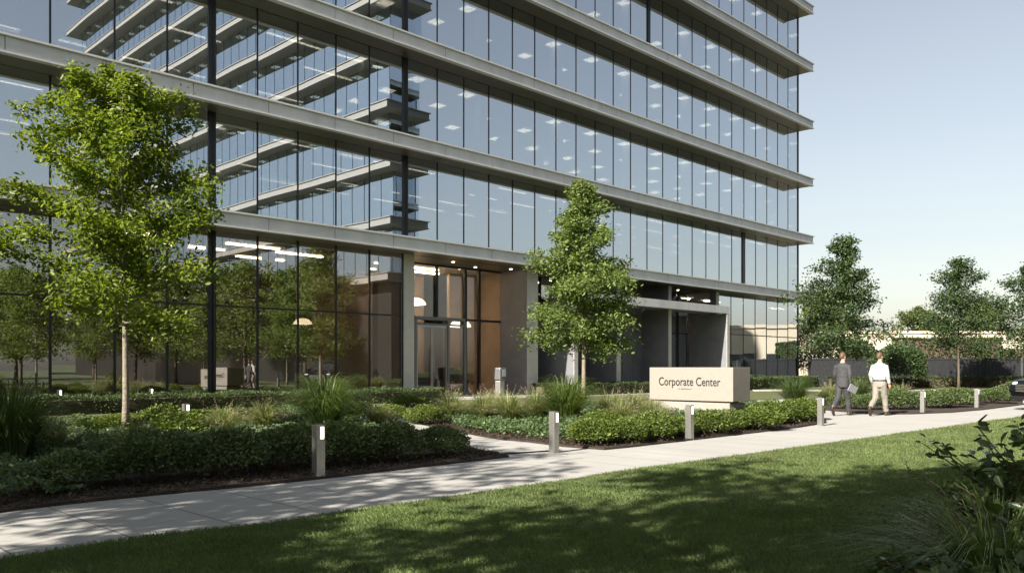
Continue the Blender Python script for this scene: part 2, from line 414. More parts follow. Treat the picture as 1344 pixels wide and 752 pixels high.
# mullion positions measured along the facade
def s_at(x, q=0.0):
    rx = (x - CX) / FPX
    t = (Q0 + q) / (rx * .7113 - .7029)
    return t * (rx * .7029 + .7113)
ML = [s_at(x) for x in (65.8, 150.4, 219.4, 278, 337.9, 390.9, 440.8, 484.8, 531.5)]
sl_, st = ML[0], (ML[1] - ML[0])
left_ext = []
while sl_ - st > S0: sl_ -= st; left_ext.append(sl_)
MUL = sorted(left_ext) + ML
r0 = s_at(573.8); MUL += [r0 + i * (S1 - r0) / 22 for i in range(23)]
MUL = [S0] + MUL
cols_at = (s_at(278), s_at(531.5))
# bands
for k, zt in enumerate(LV):
    b = MB(); x = S0 - .5
    while x < S1:
        x1 = min(x + 2.69, S1 + .02); b.bq(x + .011, x1 - .011, 1.04, 1.10, zt - .485, zt - .062); x = x1
    b.bq(S1 + .0, S1 + .06, .0, 1.09, zt - .485, zt - .062)
    b.bq(S0 - .5, S1 - .01, .95, 1.035, zt - .485, zt - .064, 1)
    f = b.build('fascia_band', [M['fascia'], M['backing']], bl)
    c = MB(); c.bq(S0 - .5, S1 + .10, -.06, 1.19, zt - .06, zt); c.build('coping', M['coping'], f)
    c = MB(); c.bq(S0 - .5, S1 + .09, .93, 1.16, zt - .545, zt - .488); c.build('drip_edge', M['coping'], f)
    c = MB()
    x = S0 - .5
    while x < S1:
        x1 = min(x + 2.69, S1 + .03); c.bq(x + .006, x1 - .006, .02, .928, zt - .53, zt - .50); x = x1
    c.bq(S0 - .5, S1, .03, .926, zt - .498, zt - .47, 1)
    c.build('soffit', [M['soffit'], M['backing']], f)
# slabs, ceilings, core and inner columns
for k, zt in enumerate(LV):
    b = MB(); b.bq(S0, S1 - .12, -.10, -12.0, zt - .50, zt - .07); b.bq(S0, S1 - .12, -.10, -12, zt - .068, zt - .05, 1)
    b.build('floor_slab', [M['slab'], M['slabL']], bl)
b = MB(); b.bq(S0, S1 - 6, -9.2, -9.4, 6.0, LV[-1]); b.build('core_wall', M['core'], bl)
b = MB(); b.bq(S0, S1, -12, -12.3, 0, LV[-1] + .6); b.build('rear_wall', M['core'], bl)
for s in np.arange(2.5, 56, 6.11):
    if 21 < s < 30: s += .6
    b = MB(); b.bq(s - .22, s + .22, -1.6, -2.04, 6.2, LV[-1]); b.build('column', M['icol'], bl)
for s in cols_at:
    b = MB(); b.bq(s - .13, s - .03, -.2, .05, .1, LV[-1] - .6); b.bq(s + .03, s + .13, -.2, .05, .1, LV[-1] - .6); b.bq(s - .03, s + .03, -.18, .03, .1, LV[-1] - .6)
    b.build('facade_column', M['mullion'], bl)
b = MB(); s = s_at(975.5); b.bq(s - .16, s + .16, -.1, .06, 6.61, 10.15); b.build('facade_column', M['mullion'], bl)
b = MB(); s = s_at(851); b.bq(s - .12, s + .12, -.1, .06, LV[3] + .01, LV[4] - .53); b.build('facade_column', M['mullion'], bl)
# end wall: piers and glass
b = MB()
for k in range(6):
    z0, z1 = LV[k] + .005, LV[k + 1] - .505
    for q in np.arange(-.9, -12, -1.85): b.bq(S1 - .35, S1 - .05, q, q - .6, z0, z1)
    b.bq(S1 - .35, S1 - .05, -1.4, -12, z1 - .5, z1)
b.build('end_wall', M['core'], bl)
b = MB(); b.bq(S1 - .02, S1, -.05, -12, 6.62, LV[-1] - .1); b.build('end_glazing', M['glassU'], bl)
b = MB(); b.bq(S1 - .07, S1 + .03, -.03, .05, .1, LV[-1] - .6); b.build('corner_post', M['mullion'], bl)

# windows: one part per bay, the hundred largest in view apart
def parea(s0, s1, z0, z1):
    t = []
    for s in (s0, s1):
        p = W(s, 0)
        if p.y < 1: return 0
        t.append(p)
    a = [(CX + FPX * p.x / p.y, FPX / p.y) for p in t]
    x0, x1 = max(a[0][0], 0), min(a[1][0], 1344)
    if x1 <= x0: return 0
    m = (a[0][1] + a[1][1]) / 2
    y1 = min(HZ - m * (z0 - EYE), 752); y0 = max(HZ - m * (z1 - EYE), 0)
    return max(0, x1 - x0) * max(0, y1 - y0)
bays = []
for k in range(6):
    z0, z1 = LV[k] + .004, LV[k + 1] - .505
    for i in range(len(MUL) - 1):
        bays.append((parea(MUL[i], MUL[i + 1], z0, z1), MUL[i], MUL[i + 1], z0, z1))
bays.sort(key=lambda t: -t[0])
MW, MDp = .028, .016
def bay_shapes(p, fr, s0, s1, z0, z1, q=0.0):
    p.bq(s0 + .001, s1 - .001, q - .02, q, z0, z1)
    fr.bq(s0 - MW, s0 + MW, q + .001, q + MDp, z0, z1)
rest_p, rest_f = MB(), MB()
for i, (a, s0, s1, z0, z1) in enumerate(bays):
    if i < 100:
        p, fr = MB(), MB(); bay_shapes(p, fr, s0, s1, z0, z1)
        po = p.build('window', M['glassU'], bl); fr.build('mullion', M['mullion'], po)
    else: bay_shapes(rest_p, rest_f, s0, s1, z0, z1)
po = rest_p.build('window', M['glassU'], bl); tag(po, kind='stuff'); rest_f.build('mullion', M['mullion'], po)

# ceiling lights
lights = []
rnd = random.Random(5)
for k in range(6):
    zc = LV[k + 1] - .505
    for si, s in enumerate(np.arange(-4, 56, 3.056)):
        for qi, q in enumerate((-1.7, -3.9, -6.2, -8.2)):
            if k <= 0:
                if rnd.random() < .25: continue
                ln, wd = 1.9, .14
            elif s < 21 and k < 3:
                if rnd.random() < .45 or qi == 2: continue
                ln, wd = 2.4, .16
            else:
                if rnd.random() < .13: continue
                ln, wd = .62, .6
            ss = s + rnd.uniform(-.1, .1)
            p = W(ss, q); x = CX + FPX * p.x / max(p.y, 1); y = HZ - FPX * (zc - EYE) / max(p.y, 1)
            vis = ln * wd / p.y ** 2 if (p.y > 1 and -20 < x < 1060 and -40 < y) else 0
            lights.append((vis, ss, q, zc, ln, wd))
lights.sort(key=lambda t: -t[0])
restl = MB()
for i, (v, s, q, z, ln, wd) in enumerate(lights):
    b = MB() if i < 99 else restl
    b.bq(s - ln / 2, s + ln / 2, q - wd / 2, q + wd / 2, z - .008, z - .002)
    if i < 99: b.build('ceiling_light', M['light'], bl)
tag(restl.build('ceiling_light', M['light'], bl), kind='stuff')

# office furniture silhouettes behind the glass
rnd = random.Random(11)
for k in range(5):
    b = MB(); zf = LV[k] - .05
    for s in np.arange(-4, 55, 2.3):
        if rnd.random() < .45: continue
        h = rnd.choice((.75, 1.1, 1.15, 1.35)); q = -rnd.uniform(.7, 2.2)
        b.bq(s, s + rnd.uniform(.6, 1.6), q, q - .5, zf, zf + h)
        if rnd.random() < .5: b.tube([(s + .2, -q + .3, zf), (s + .2, -q + .3, zf + 1.2)], [.04, .04], 6); b.ball((s + .2, -q + .3, zf + 1.5), (.3, .3, .42), 8)
    o = b.build('office_furniture', M['furn'], bl)

# ground floor: left glazing, flush with the facade
TR = 3.5
left_m = [s for s in MUL if s < 21.2]
for i in range(len(left_m)):
    s0 = left_m[i]; s1 = left_m[i + 1] if i + 1 < len(left_m) else s_at(528.5)
    if s1 <= s0: continue
    p = MB(); p.bq(s0 + .001, s1 - .001, -.02, 0, .12, TR - .03); p.bq(s0 + .001, s1 - .001, -.02, 0, TR + .03, 6.09)
    po = p.build('lobby_window', M['glassG'], bl)
    fr = MB(); fr.bq(s0 - .035, s0 + .035, .001, .03, .12, 6.068); fr.bq(s0 + .036, s1 - .036, -.03, .05, TR - .029, TR + .029); fr.bq(s0 + .036, s1 - .036, -.03, .05, .0, .119)
    fr.build('window_frame', M['mullion'], po)
# first pier
def pier(s0, s1, q0, q1, z0=0, z1=6.068, m='pier', side='darkpanel_sideshade'):
    th = .12 if side == 'pier' else .025  # narrow pale front, so the blades' dark side colour stands in for shade
    b = MB(); b.bq(s0, s1, q1 - th, q1, z0, 3.0 if z1 > 4 else z1)
    if z1 > 4: b.bq(s0, s1, q1 - th, q1, 3.012, z1); b.bq(s0 + .008, s1 - .008, q1 - th + .005, q1 - .006, 3.0, 3.012, 1)
    if q1 - th > q0: b.bq(s0 + .002, s1 - .002, q0, q1 - th - .001, z0, z1, 1)
    return bevel(b.build('pier', [M[m], M[side]], bl), .006)
pier(s_at(528.5), s_at(541.8), -1.7, .10, side='pier')
b = MB(); b.bq(S0, 21.4, -.03, .12, 0.0, .001)
# recess: soffit, glass and doors
RQ = -1.75
b = MB(); b.bq(21.9, 45.9, -.03, RQ - .3, 6.06, 6.10); b.build('entrance_soffit', M['soffit'], bl)
for s, q in ((22.6, -1.2), (24.6, -.5), (26.6, -1.2), (28.3, -.55), (30.3, -1.0), (33.5, -.8), (43, -.9)):
    b = MB(); b.tube([(s, -q, 6.05), (s, -q, 6.062)], [.07, .07], 12); b.build('downlight', M['down'], bl)
rm = [s_at(541.8, RQ) - .1] + [s_at(x, RQ) for x in (572, 609.5, 627.4, 669)]
for i in range(len(rm) - 1):
    s0, s1 = rm[i], rm[i + 1]
    p = MB(); p.bq(s0, s1 - .001, RQ - .02, RQ, 3.66, 6.055)
    if i >= 2: p.bq(s0, s1 - .001, RQ - .02, RQ, .12, 3.56)
    po = p.build('lobby_window', M['glassE'], bl)
    fr = MB(); wdt = .07 if i in (2, 3) else .045
    fr.bq(s0 - wdt, s0 + wdt, RQ + .001, RQ + .12, .12 if i >= 2 else 3.66, 6.05); fr.bq(s0 + wdt, s1 - .072, RQ - .03, RQ + .06, 3.562, 3.658); fr.bq(s0 + wdt, s1 - .072, RQ - .03, RQ + .05, 5.98, 6.05)
    fr.build('window_frame', M['mullion'], po)
# door vestibule
vs0, vs1, vq = s_at(546, RQ + .35), s_at(611, RQ + .35), RQ + .35
b = MB()
pw = .13
posts = [vs0, s_at(589, vq), vs1]
b.bq(vs0, vs1, RQ + .02, vq, 3.50, 3.65)
for s in posts: b.bq(s - pw / 2, s + pw / 2, RQ + .02, vq - .001, .10, 3.499)
b.bq(vs0 + .07, vs1 - .07, vq - .12, vq - .02, 3.28, 3.36)
door = b.build('entrance_frame', M['steel'], bl); bevel(door, .005)
mid = (posts[0] + posts[1]) / 2
for s0, s1, hs in ((posts[0] + .075, mid - .012, 1), (mid + .012, posts[1] - .075, 0)):
    b = MB(); z1 = 3.27
    b.bq(s0, s0 + .06, vq - .09, vq - .04, .11, z1); b.bq(s1 - .06, s1, vq - .09, vq - .04, .11, z1)
    b.bq(s0 + .061, s1 - .061, vq - .09, vq - .04, .11, .25); b.bq(s0 + .061, s1 - .061, vq - .09, vq - .04, z1 - .09, z1)
    dr = b.build('door', M['brushed'], bl)
    g = MB(); g.bq(s0 + .061, s1 - .061, vq - .075, vq - .06, .251, z1 - .091); g.build('door_glass', M['glassE'], dr)
    h = MB(); hx = s1 - .05 if hs else s0 + .05
    h.tube([(hx, -(vq + .03), .7), (hx, -(vq + .03), 2.3)], [.018, .018], 8); h.build('handle', M['brushed'], dr)
p = MB(); p.bq(posts[1] + .07, posts[2] - .07, vq - .07, vq - .055, .15, 3.27); po = p.build('sidelight', M['glassE'], bl)
fr = MB(); fr.bq(posts[1] + .07, posts[2] - .07, vq - .09, vq - .04, .10, .149); fr.bq(posts[1] + .07, posts[2] - .07, vq - .09, vq - .04, 3.271, 3.279); fr.build('window_frame', M['brushed'], po)
# colonnade of blade walls
pier(28.75, 29.5, RQ, .10)
pier(31.05, 31.35, -1.45, 1.05, 0, 4.66)
pier(35.6, 35.95, RQ, .15)
pier(40.45, 40.75, RQ, .15)
pier(45.35, 45.65, RQ + .1, 1.05, 0, 4.66)
pier(45.72, 46.05, -.4, .09)
b = MB(); x = 31.05
while x < 45.6:
    x1 = min(x + 2.92, 45.65); b.bq(x + .004, x1 - .004, .72, 1.05, 4.668, 5.10); x = x1
b.bq(31.07, 45.63, .73, 1.03, 4.69, 5.09, 1)
b.bq(31.06, 45.64, -.6, .715, 4.70, 5.06, 1)
o = b.build('portal_lintel', [M['fascia'], M['darkpanel_sideshade']], bl)
# recessed glass between the blades, and dark panels
cm = [29.55, 30.4, 31.6, 33.05, 34.4, 35.9, 37.4, 38.6]
for i in range(len(cm) - 1):
    s0, s1 = cm[i], cm[i + 1]
    p = MB(); p.bq(s0, s1 - .001, RQ - .02, RQ, .12, 3.47); p.bq(s0, s1 - .001, RQ - .02, RQ, 3.53, 6.055)
    po = p.build('lobby_window', M['glassG'], bl)
    fr = MB(); fr.bq(s0 - .035, s0 + .035, RQ + .001, RQ + .1, .12, 6.05); fr.bq(s0 + .036, s1 - .036, RQ - .03, RQ + .05, 3.471, 3.529); fr.bq(s0 + .036, s1 - .036, RQ - .03, RQ + .05, 0, .119)
    fr.build('window_frame', M['mullion'], po)
b = MB()
b.bq(38.65, 39.55, RQ - .1, RQ + .02, 0, 3.48); b.bq(39.57, 40.44, RQ - .1, RQ + .02, 0, 3.48); b.bq(38.65, 40.44, RQ - .1, RQ + .02, 3.5, 6.055)
b.build('dark_panel', M['darkpanel_sideshade'], bl)
cm = [40.8, 41.75, 43.0, 44.2, 45.35]
for i in range(len(cm) - 1):
    s0, s1 = cm[i], cm[i + 1]
    p = MB(); p.bq(s0, s1 - .001, RQ - .02, RQ, .12, 3.47); p.bq(s0, s1 - .001, RQ - .02, RQ, 3.53, 6.055)
    po = p.build('lobby_window', M['glassU'], bl)
    fr = MB(); fr.bq(s0 - .035, s0 + .035, RQ + .001, RQ + .1, .12, 6.05); fr.bq(s0 + .036, s1 - .036, RQ - .03, RQ + .05, 3.471, 3.529)
    fr.build('window_frame', M['mullion'], po)
# right glazing
n = 7; gr = [46.08 + i * (S1 - 46.08) / n for i in range(n + 1)]
for i in range(n):
    s0, s1 = gr[i], gr[i + 1]
    p = MB(); p.bq(s0 + .001, s1 - .001, -.02, 0, .12, TR - .03); p.bq(s0 + .001, s1 - .001, -.02, 0, TR + .03, 6.09)
    po = p.build('lobby_window', M['glassU'], bl)
    fr = MB(); fr.bq(s0 - .022, s0 + .022, .001, .02, .12, 6.068); fr.bq(s0 + .031, s1 - .031, -.03, .05, TR - .029, TR + .029); fr.bq(s0 + .031, s1 - .031, -.03, .05, 0, .119)
    fr.build('window_frame', M['mullion'], po)
b = MB(); b.bq(S1 - .02, S1, -.05, -12, .1, 6.08); b.build('end_glazing', M['glassU'], bl)
# lobby inside
b = MB(); b.bq(S0, S1 - .1, -.05, -12, -.01, .06); b.build('lobby_floor', M['lobbyfloor'], bl)
b = MB(); b.bq(S0, 20, -7.4, -7.6, .06, 6.08); b.build('lobby_back_wall', M['lobbywall2'], bl)
b = MB(); b.bq(20.2, 27.6, -6.2, -6.4, .06, 6.08); b.bq(30.2, 56, -7, -7.2, .06, 6.08, 1); b.bq(27.61, 29.9, -4.2, -4.4, .06, 6.08); b.build('lobby_wood_wall', [M['lobbywall'], M['lobbywall2']], bl)
b = MB(); b.bq(41.2, 47.5, -3.6, -3.8, .06, 6.06); b.build('reflection_stand_in_wall', M['stucco'], bl)  # added wall; its lit beige stands in for a reflection in the panes
b = MB(); b.bq(29.3, 29.6, -1.95, -4.19, .06, 6.08); b.build('lobby_partition', M['lobbywall'], bl)
for s, q in ((2, -3), (8, -3), (13.5, -3.2), (17.2, -3.4), (19.6, -4.6), (24.0, -5.2)):
    b = MB(); b.bq(s - .2, s + .2, q - .2, q + .2, .06, 6.08); b.build('column', M['lobbywall2'], bl)
for s, q, ln in ((1.5, -2.2, 2.6), (6, -4.5, 2.6), (11, -2.4, 2.4), (14.5, -4.2, 2.4), (16, -2.4, 2.2), (18.5, -3.2, 2.2), (18, -5.5, 2.2), (23.2, -3.2, 1.7), (25.2, -3.4, 1.9), (26.4, -4.6, 1.6), (43.5, -2.9, 2.4), (24.5, -5.2, 1.9), (33, -4, 2), (37, -4, 2), (42, -4, 2), (48, -4, 2), (52, -4, 2)):  # the strip before the beige stand-in wall is added to brighten it
    b = MB(); b.bq(s - ln / 2, s + ln / 2, q - .09, q + .09, 6.03, 6.075); b.build('lobby_light', M['lightW'], bl)
# roof
b = MB(); b.bq(S0, S1, 0, -12, LV[-1] - .02, LV[-1] + .5); b.build('roof', M['core'], bl)

# things inside the lobby
def dome(name, s, q, z, r, label):
    o = empty(name, W(s, q, z), 0, label, 'pendant lamp', 'dome pendant lamps in the lobby')
    b = MB(); prof = [(0, .52), (.35, .50), (.7, .38), (.92, .18), (1, 0), (.9, -.02), (.62, -.05)]
    n = 20; vs = []; 
    for pr, pz in prof:
        for k in range(n): a = 2 * PI * k / n; vs.append((r * pr * math.cos(a), r * pr * math.sin(a), r * pz * 1.15))
    fs = [(i * n + k, i * n + (k + 1) % n, (i + 1) * n + (k + 1) % n, (i + 1) * n + k) for i in range(len(prof) - 1) for k in range(n)]
    b.add(vs, fs, 0, True); b.build('lamp_shade', M['pend'], o)
    c = MB(); c.tube([(0, 0, r * .55), (0, 0, 6.07 - z)], [.012, .012], 6); c.build('cord', M['furn'], o)
dome('pendant_lamp', 24.9, -3.6, 4.35, .55, 'glowing cream dome pendant lamp high above the entrance doors')
dome('pendant_lamp', 27.0, -2.7, 3.35, .52, 'glowing cream dome pendant lamp hanging right of the entrance doors')
dome('pendant_lamp', 18.3, -2.6, 3.15, .38, 'small glowing dome pendant lamp behind the glass left of the white pier')
rd = empty('reception_desk', W(25.4, -4.6, .06), BROT, 'dark reception counter seen behind the entrance doors', 'desk')
b = MB(); b.box((-1.3, -.35, 0), (1.3, .3, 1.0)); b.build('counter', M['furn'], rd)
b = MB(); b.box((-1.4, -.42, 1.0), (1.4, .36, 1.06)); b.build('counter_top', M['steel'], rd)
def chair(s, q, rz, label, hgt=.5):
    o = empty('lobby_chair', W(s, q, .06), rz, label, 'chair', 'dark chairs in the lobby')
    b = MB(); b.box((-.27, -.27, hgt), (.27, .27, hgt + .1)); bevel(b.build('seat', M['furn'], o), .03)
    b = MB(); b.box((-.27, .2, hgt + .1), (.27, .29, hgt + .62)); bevel(b.build('backrest', M['furn'], o), .03)
    for x in (-.23, .23):
        for y in (-.23, .23):
            l = MB(); l.tube([(x, y, 0), (x * .95, y * .95, hgt)], [.018, .02], 6); l.build('leg', M['furn'], o)
    return o
chair(26.9, -2.5, 2.2, 'dark chair behind the glass right of the doors, next to the grey kiosk', .62)
chair(27.3, -3.3, .8, 'dark high chair by the brown lobby wall', .68)
chair(18.6, -1.6, 1.0, 'dark chair behind the glass under the small dome lamp')
chair(23.1, -3.2, 2.5, 'dark chair behind the left glass door')
# kiosk
kk = empty('kiosk', W(s_at(656, .55), .55), BROT + .25, 'grey pedestal kiosk with a small screen standing beside the entrance', 'kiosk')
b = MB(); b.box((-.2, -.14, 0), (.2, .14, .78)); o = b.build('pedestal', M['brushed'], kk); bevel(o, .03)
b = MB(); b.box((-.27, -.2, .80), (.27, .16, 1.38)); o = b.build('head', M['steel'], kk); bevel(o, .06, 3)
b = MB(); b.box((-.14, -.215, .98), (.16, -.203, 1.30)); b.build('screen', mat('kiosk_screen', (.55, .58, .6), .3), kk)
b = MB(); b.box((-.16, -.235, .86), (.18, -.203, .92)); b.build('tray', M['furn'], kk)

# ------------------------------------------------------------------ neighbouring tower mirrored in the glass
tw = empty('office_tower', BORG, BROT, 'second office tower facing the glass front, seen only mirrored in the windows', 'building')
TS, TQ, TE = 37.2, 21.6, 89.0
for k in range(12):
    zt = 8.15 + 4.05 * k - 0.0
    b = MB(); b.bq(TS - 1.1, TS + 2.6, TQ - 1.1, TE + 1.1, zt - .49, zt - .06); f = b.build('fascia_band', M['towerband'], tw)
    c = MB(); c.bq(TS - 1.19, TS + 2.7, TQ - 1.19, TE + 1.19, zt - .059, zt); c.bq(TS - 1.16, TS + 2.67, TQ - 1.16, TE + 1.16, zt - .55, zt - .491); c.build('coping', M['towerband'], f)
for k in range(11):
    z0, z1 = 8.16 + 4.05 * k, 8.15 + 4.05 * (k + 1) - .551
    b = MB(); b.bq(TS, TS + .02, TQ, TE, z0, z1); b.bq(TS + .02, TS + 2.6, TQ, TQ + .02, z0, z1); g = b.build('window_band', M['glassT'], tw)
    c = MB()
    for q in np.arange(TQ, TE, 1.5): c.bq(TS - .015, TS - .001, q - .022, q + .022, z0, z1)
    c.build('mullion', M['mullion'], g)
    c = MB()
    for q in np.arange(TQ + 2, TE - 2, 3.0):
        if (int(q * 7) + k * 3) % 4: c.bq(TS + .3, TS + .9, q, q + .7, z1 - .03, z1 - .004)
    c.build('ceiling_light', M['light'], tw)
b = MB(); b.bq(TS + 1.1, TS + 2.58, TQ + .6, TE, 7.6, 52); b.build('core_wall', M['core'], tw)
b = MB(); b.bq(TS + .05, TS + 2.6, TQ, TE, 0, 7.6); b.build('base_wall', mat('tower_base', (.028, .026, .024), .35), tw)

# ------------------------------------------------------------------ low buildings, fence
def block(name, x0, x1, y0, y1, h, label, wins, face):
    o = empty(name, (0, 0, 0), 0, label, 'building')
    b = MB(); b.box((x0, y0, 0), (x1, y1, h)); b.build('wall', M['stucco'], o)
    b = MB(); b.box((x0 - .15, y0 - .15, h), (x1 + .15, y1 + .15, h + .35)); b.build('parapet', M['stucco'], o)
    for (a, w_, z0, z1) in wins:
        b = MB()
        if face == 'y': b.box((a, y0 - .05, z0), (a + w_, y0 + .1, z1))
        else: b.box((x0 - .05, a, z0), (x0 + .1, a + w_, z1))
        b.build('window', M['win'], o)
    return o
block('low_building', 45, 160, 120, 136, 6.3, 'long low beige building beyond the dark fence', [(x, 7, 1.6, 3.9) for x in (62, 80, 100, 120)], 'y')
block('low_building', 50, 56, 61, 79, 5.6, 'beige flat roofed annexe beyond the fence, mirrored in the right hand glass', [(y, 3.2, .8, 2.9) for y in (62.5, 67, 71.5, 75.2)], 'x')
block('beige_house', 62, 80, -50, -34, 14, 'beige stucco house with tall windows behind the photographer, mirrored in the glass', [(x, 1.6, z, z + 2.2) for x in (64, 67.5, 71, 74.5) for z in (1, 5, 9)], 'y')

fo = empty('fence', (0, 60, 0), 0, 'long charcoal board fence behind the planting at the back', 'fence')
x = 21.3
while x < 60:
    b = MB()
    for i in range(19):
        xa = x + .08 + i * .126; b.box((xa, -.015 - .012 * (i % 2), .08), (xa + .12, .012 - .012 * (i % 2), 2.02))
    b.box((x + .06, -.05, 1.94), (x + 2.48, .04, 2.06))
    b.build('fence_panel', M['fence'], fo)
    p = MB(); p.box((x - .05, -.07, 0), (x + .055, .05, 2.1)); p.build('post', M['steel'] if abs(x - 35.8) < 1.3 else M['fence'], fo)
    x += 2.54

# ------------------------------------------------------------------ foliage
def leaves(P, size, rng, up=.5, droop=.2, aspect=.55, outward=None, jitter=.35):
    n = len(P)
    u = rng.normal(size=(n, 3)); u[:, 2] = u[:, 2] * .6 - droop
    if outward is not None: u = u * .8 + outward * .9
    u /= np.linalg.norm(u, axis=1)[:, None] + 1e-9
    nr = rng.normal(size=(n, 3)); nr[:, 2] += up * 2
    if outward is not None: nr += outward * .8
    wv = np.cross(nr, u); wv /= np.linalg.norm(wv, axis=1)[:, None] + 1e-9
    nn = np.cross(u, wv)
    L = (size * (1 + jitter * rng.uniform(-1, 1, n)))[:, None]; Wd = L * aspect * .5
    fold = L * .10
    V = np.empty((n, 6, 3))
    V[:, 0] = P
    V[:, 1] = P + u * L * .30 + wv * Wd * .92 + nn * fold
    V[:, 2] = P + u * L * .68 + wv * Wd * .75 + nn * fold * .6
    V[:, 3] = P + u * L - nn * fold * .8
    V[:, 4] = P + u * L * .68 - wv * Wd * .75 + nn * fold * .6
    V[:, 5] = P + u * L * .30 - wv * Wd * .92 + nn * fold
    base = (np.arange(n) * 6)[:, None]
    F = np.concatenate([base + np.array([[0, 1, 2, 3]]), base + np.array([[0, 3, 4, 5]])])
    return V.reshape(-1, 3), F

def tree(name, loc, H, cb, prof, seed, nleaf, lsize, leafm, barkm, r0=.08, nl=26, elev=(25, 60), label='', group=None, rz=0, spread=.24, sub=5, cat='tree', wob=.05, leader=True, lean=(0, 0)):
    """prof(t) = crown radius at relative height t in 0..1 of the crown"""
    rng = np.random.default_rng(seed); rd_ = random.Random(seed)
    root = empty(name, loc, rz, label, cat, group)
    tb = MB()
    pts = []; rr = []
    nseg = 12; ph = rd_.uniform(0, 6)
    for i in range(nseg + 1):
        t = i / nseg; z = t * H * .97
        pts.append(Vector((wob * math.sin(ph + t * 5) * t + lean[0] * t * t, wob * math.cos(ph * 2 + t * 4) * t + lean[1] * t * t, z - (.05 if i == 0 else 0))))
        fl = 1.35 if i == 0 else 1
        rr.append(max(r0 * fl * (1 - t) ** .9, .008))
    tb.tube(pts, rr, 10)
    def trunk_at(z):
        t = z / (H * .97) * nseg; i = min(int(t), nseg - 1); return pts[i].lerp(pts[i + 1], t - i), rr[i]
    tips = []; wts = []
    for i in range(nl):
        tt = ((i + .5) / nl) ** .95
        z = cb * .92 + (H * .95 - cb * .92) * tt
        a = i * 2.39996 + rd_.uniform(-.5, .5)
        rad = prof(max(0, min(1, (z - cb) / (H - cb)) )) * rd_.uniform(.70, 1.15)
        el = R(elev[0] + (elev[1] - elev[0]) * tt + rd_.uniform(-10, 10))
        L = rad / max(math.cos(el), .35)
        L = min(L, (H - z) * (.45 + .2 * (1 - tt)) / max(math.sin(el), .1) + .08)
        p0, tr = trunk_at(z)
        dirv = Vector((math.cos(a) * math.cos(el), math.sin(a) * math.cos(el), math.sin(el)))
        lp = [p0]; k = 5
        cur = p0.copy(); dv = dirv.copy()
        for j in range(k):
            cur = cur + dv * (L / k); lp.append(cur.copy())
            dv = (dv + Vector((rd_.uniform(-.22, .22), rd_.uniform(-.22, .22), rd_.uniform(-.2, .16)))).normalized()
        lr = min(max(tr * .55, .008), .045)
        tb.tube(lp, [lr * (1 - .85 * j / k) for j in range(k + 1)], 6, cap=False)
        for j in range(1, k + 1):
            tips.append(lp[j]); wts.append((.5 + .5 * j / k) * (L + .12))
        for sj in range(sub):
            b0 = lp[rd_.randint(1, k)]
            ang = rd_.uniform(0, 2 * PI); ln = L * rd_.uniform(.22, .5)
            sd = (dirv * .7 + Vector((math.cos(ang), math.sin(ang), rd_.uniform(-.25, .6))) * .8).normalized()
            e = b0 + sd * ln; mid = b0.lerp(e, .5) + Vector((0, 0, rd_.uniform(-.03, .05)))
            tb.tube([b0, mid, e], [lr * .4, lr * .28, .004], 5, cap=False)
            tips += [mid, e]; wts += [.9 * (L + .12), 1.2 * (L + .12)]
    for z in np.linspace(cb + (H - cb) * .75, H * .97, 5):
        tips.append(trunk_at(z)[0]); wts.append(.45)
    tb.build('trunk', barkm, root)
    T = np.array([list(p) for p in tips]); wv = np.array(wts) * (rng.uniform(.35, 1.5, len(wts)))
    idx = rng.choice(len(T), nleaf, p=wv / wv.sum())
    P = T[idx] + rng.normal(size=(nleaf, 3)) * (spread * (.55 + .6 * (1 - np.clip((T[idx][:, 2:3] - cb) / (H - cb), 0, 1)))) * np.array([1, 1, .72])
    keep = P[:, 2] < H + .05
    V, F = leaves(P[keep], lsize, rng)
    link('crown', npmesh('crown', V, F, leafm), root)
    return root

# left tree
pl = G(165, 572)
tree('shade_tree', (pl.x, pl.y, 0), 7.35, 2.35, lambda t: 1.8 * (1 - t) ** .72 * (0.74 + .4 * min(1, t * 3.5)) + .10, 7, 27000, .098, M['leafA'], M['bark'], .070, 34, (12, 52), 'young lime green tree with a pale trunk in the shaded bed, left in the photo', 'young trees in front of the office', spread=.17, sub=6, lean=(-.12, 0))
pc = G(766, 533)
tree('shade_tree', (pc.x, pc.y, 0), 8.1, 2.15, lambda t: 1.66 * (1 - t) ** .90 * (0.82 + .25 * min(1, t * 4)) + .1, 21, 24000, .12, M['leafB'], M['bark'], .085, 44, (4, 42), 'sunlit pyramid shaped young tree standing beside the entrance left of the sign', 'young trees in front of the office', spread=.21, sub=6)
dk = lambda t: 2.3 * (1 - t) ** .98 * (0.62 + .5 * min(1, t * 4)) + .12
t1 = tree('dark_tree', (18.0, 45.5, 0), 8.7, 2.2, dk, 33, 15000, .15, M['leafC'], M['barkD'], .09, 40, (0, 40), 'tall dark green conical tree beside the right corner of the office', 'dark trees in front of the fence', spread=.26)
t2 = tree('dark_tree', (28.3, 53.0, 0), 8.4, 2.6, lambda t: 2.1 * (1 - t) ** .95 * (0.66 + .5 * min(1, t * 4)) + .12, 44, 11000, .15, M['leafC'], M['barkD'], .08, 34, (4, 44), 'dark green tree with a bare slim trunk standing alone before the fence', 'dark trees in front of the fence', spread=.27)
copy_thing(t2, (31.6, 51, 0), 2.1, (1.1, 1.1, .93), 'dark tree cut off by the right edge of the photo', 'dark trees in front of the fence')

